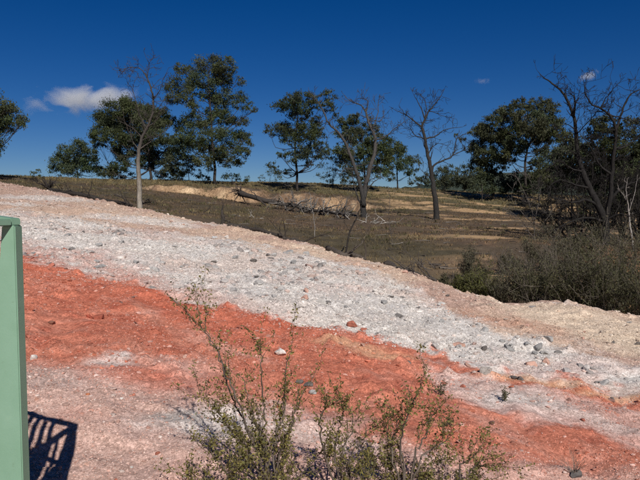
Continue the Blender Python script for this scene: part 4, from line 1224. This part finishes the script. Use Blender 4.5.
# ------------------------------------------------------------------ green railing
m, nt, bs = mat_new("green_paint", 0.45, 0.4)
pos = N(nt, "ShaderNodeNewGeometry").outputs["Position"]
n1 = noise_node(nt, pos, 7, 5, .6); n2 = noise_node(nt, pos, 90, 3, .6)
r1 = ramp(nt, n1.outputs[0], [(.3, (.165, .29, .20)), (.6, (.185, .315, .225)), (.8, (.22, .345, .25))])
n3 = noise_node(nt, pos, 24, 6, .7)
r3 = ramp(nt, n3.outputs[0], [(.0, (.62, .50, .42)), (.28, (.85, .82, .78)), (.38, (1, 1, 1)), (.75, (1, 1, 1)), (.9, (1.1, 1.06, 1.0))])
nt.links.new(mul(nt, r1.outputs[0], r3.outputs[0]), bs.inputs["Base Color"])
bp = N(nt, "ShaderNodeBump"); bp.inputs["Strength"].default_value = .12; bp.inputs["Distance"].default_value = .003
nt.links.new(n2.outputs[0], bp.inputs["Height"]); nt.links.new(bp.outputs[0], bs.inputs["Normal"])
M_GREEN = m

def prism(buf, P, U, Wd, half):            # box along P0->P1 with half widths along U and Wd
    P0, P1 = Vector(P[0]), Vector(P[1]); U = Vector(U); Wd = Vector(Wd)
    V = []
    for p, (a, c) in ((P0, half[0]), (P1, half[1])):
        for s, t in ((-1, -1), (1, -1), (1, 1), (-1, 1)): V.append(p + U * (s * a) + Wd * (t * c))
    buf.append((V, [(0, 1, 2, 3), (7, 6, 5, 4), (0, 4, 5, 1), (1, 5, 6, 2), (2, 6, 7, 3), (3, 7, 4, 0)]))

def bar(name, P, U, Wd, half, root, bev=.004):
    q = []; prism(q, P, U, Wd, half)
    bm = bmesh.new()
    for V, F in q:
        vs_ = [bm.verts.new(v - root.location) for v in V]
        for f in F: bm.faces.new([vs_[i] for i in f])
    bmesh.ops.recalc_face_normals(bm, faces=bm.faces)
    bmesh.ops.bevel(bm, geom=bm.edges[:], offset=bev, segments=2, affect='EDGES')
    me = bpy.data.meshes.new(name); bm.to_mesh(me); bm.free()
    return link(name, me, M_GREEN, root)

def railing():
    Dp = 2.4
    top = at(15, 222, Dp); gx, gy = top.x, top.y; gz = h1(gx, gy)
    root = empty("railing", (gx, gy, gz)); tag(root, "pale green steel railing at the left edge", "railing")
    z_top = top.z
    dirA = Vector((-.93, .36, .10)).normalized(); dirB = Vector((-.27, -1, .0)).normalized()
    up = Vector((0, 0, 1)); nA = dirA.cross(up).normalized(); nB = dirB.cross(up).normalized()
    face = Vector((1, 0, 0)); side = Vector((0, 1, 0))
    # tapered corner post: its right edge stays plumb, the left edge runs out
    right = at(18.5, 224, Dp).x; m = Dp / FPX
    def post(cx_top, cx_bot, hw_t, hw_b, y, zt, zb):
        return bar("post", [(cx_bot, y, zb), (cx_top, y, zt)], face, side, [(hw_b, .03), (hw_t, .03)], root)
    h_full = z_top - gz + .1
    w_t = 13 * m; w_b = w_t + 25 * m * h_full / (256 * m)
    rb_ = right + (6 / 256) * h_full * .35
    post(right - w_t / 2, rb_ - w_b / 2, w_t / 2, w_b / 2, gy, z_top - .012, gz - .1)
    c0 = Vector((right - w_t / 2, gy, z_top))
    bar("top_rail", [c0 + dirA * -.02 + up * .002, c0 + dirA * 1.7], nA, up, [(.024, .014)] * 2, root)
    bar("top_rail", [c0 + dirB * .028 + up * -.001, c0 + dirB * 2.8], nB, up, [(.024, .013)] * 2, root)
    for d, nn, L in ((dirA, nA, 1.7), (dirB, nB, 2.8)):
        if d is dirA: bar("middle_rail", [c0 + d * .05 - up * .42, c0 + d * L - up * .42], nn, up, [(.012, .02)] * 2, root)
        bar("bottom_rail", [c0 + d * .05 - up * 1.15, c0 + d * L - up * 1.15], nn, up, [(.012, .02)] * 2, root)
        bar("infill_panel", [c0 + d * .16 - up * .80, c0 + d * (L - .12) - up * .80], nn, up, [(.003, .33)] * 2, root, .001)
        e = c0 + d * (L + .02); ez = h1(e.x, e.y)
        bar("post", [(e.x, e.y, ez - .1), (e.x, e.y, e.z - .0)], face, side, [(.05, .03), (.026, .028)], root)
        k = .17 if d is dirA else .17
        while k < L - .05:
            q = c0 + d * k
            bar("baluster", [q - up * 1.14, q - up * .016], d, nn, [(.017, .005)] * 2, root, .0015)
            k += .062 if d is dirA else .075
    bar("foot_plate", [(rb_ - w_b / 2, gy, gz - .02), (rb_ - w_b / 2, gy, gz + .02)], face, side, [(.16, .09)] * 2, root)
railing()

# ------------------------------------------------------------------ clouds
def cloud(label, px, py, wpx, hpx, D, dens, seed, puffs=9):
    random.seed(seed)
    c = at(px, py, D); m = D / FPX
    mt = bpy.data.materials.new("cloud_vapour"); mt.use_nodes = True; nt = mt.node_tree; nt.nodes.clear()
    out = N(nt, "ShaderNodeOutputMaterial"); pv = N(nt, "ShaderNodeVolumePrincipled")
    pv.inputs["Color"].default_value = (.93, .94, .96, 1); pv.inputs["Anisotropy"].default_value = 0.0
    tc = N(nt, "ShaderNodeTexCoord")
    mp = N(nt, "ShaderNodeMapping"); mp.inputs["Location"].default_value = (seed * .37, seed * .11, 0); mp.inputs["Scale"].default_value = (1.9, 1.2, .8); nt.links.new(tc.outputs["Object"], mp.inputs[0])
    nz = noise_node(nt, mp.outputs[0], 1.3, 7, .62); nz.inputs["Distortion"].default_value = .6
    ln = N(nt, "ShaderNodeVectorMath", operation='LENGTH'); nt.links.new(tc.outputs["Object"], ln.inputs[0])
    fall = N(nt, "ShaderNodeMapRange"); fall.inputs[1].default_value = .05; fall.inputs[2].default_value = .98; fall.inputs[3].default_value = .50; fall.inputs[4].default_value = -.45
    nt.links.new(ln.outputs["Value"], fall.inputs[0])
    ad = N(nt, "ShaderNodeMath", operation='ADD'); am = N(nt, "ShaderNodeMath", operation='MULTIPLY_ADD'); nt.links.new(nz.outputs[0], am.inputs[0]); am.inputs[1].default_value = 2.0; am.inputs[2].default_value = -.5; nt.links.new(am.outputs[0], ad.inputs[0]); nt.links.new(fall.outputs[0], ad.inputs[1])
    mr = N(nt, "ShaderNodeMapRange"); mr.inputs[1].default_value = .42; mr.inputs[2].default_value = .95; mr.inputs[3].default_value = 0; mr.inputs[4].default_value = dens
    nt.links.new(ad.outputs[0], mr.inputs[0]); nt.links.new(mr.outputs[0], pv.inputs["Density"])
    nt.links.new(pv.outputs[0], out.inputs["Volume"])
    bm = bmesh.new(); bmesh.ops.create_icosphere(bm, subdivisions=4, radius=1.0)
    me = bpy.data.meshes.new("cloud"); bm.to_mesh(me); bm.free(); me.materials.append(mt)
    o = bpy.data.objects.new("cloud", me); COL.objects.link(o); o.location = c
    o.scale = (wpx * m * .5, wpx * m * .35, hpx * m * .5)
    tag(o, label, "cloud", kind="thing"); return o
cloud("long white cloud at the upper left of the blue sky", 92, 99, 150, 40, 5000, .010, 801).rotation_euler = (0, math.radians(-7), 0)
cloud("tiny white cloud wisp near the upper right corner", 588, 76, 30, 14, 5000, .018, 802).rotation_euler = (0, math.radians(-20), 0)
cloud("barely visible faint cloud wisp right of the sky's middle", 482, 81, 26, 9, 5000, .004, 803)
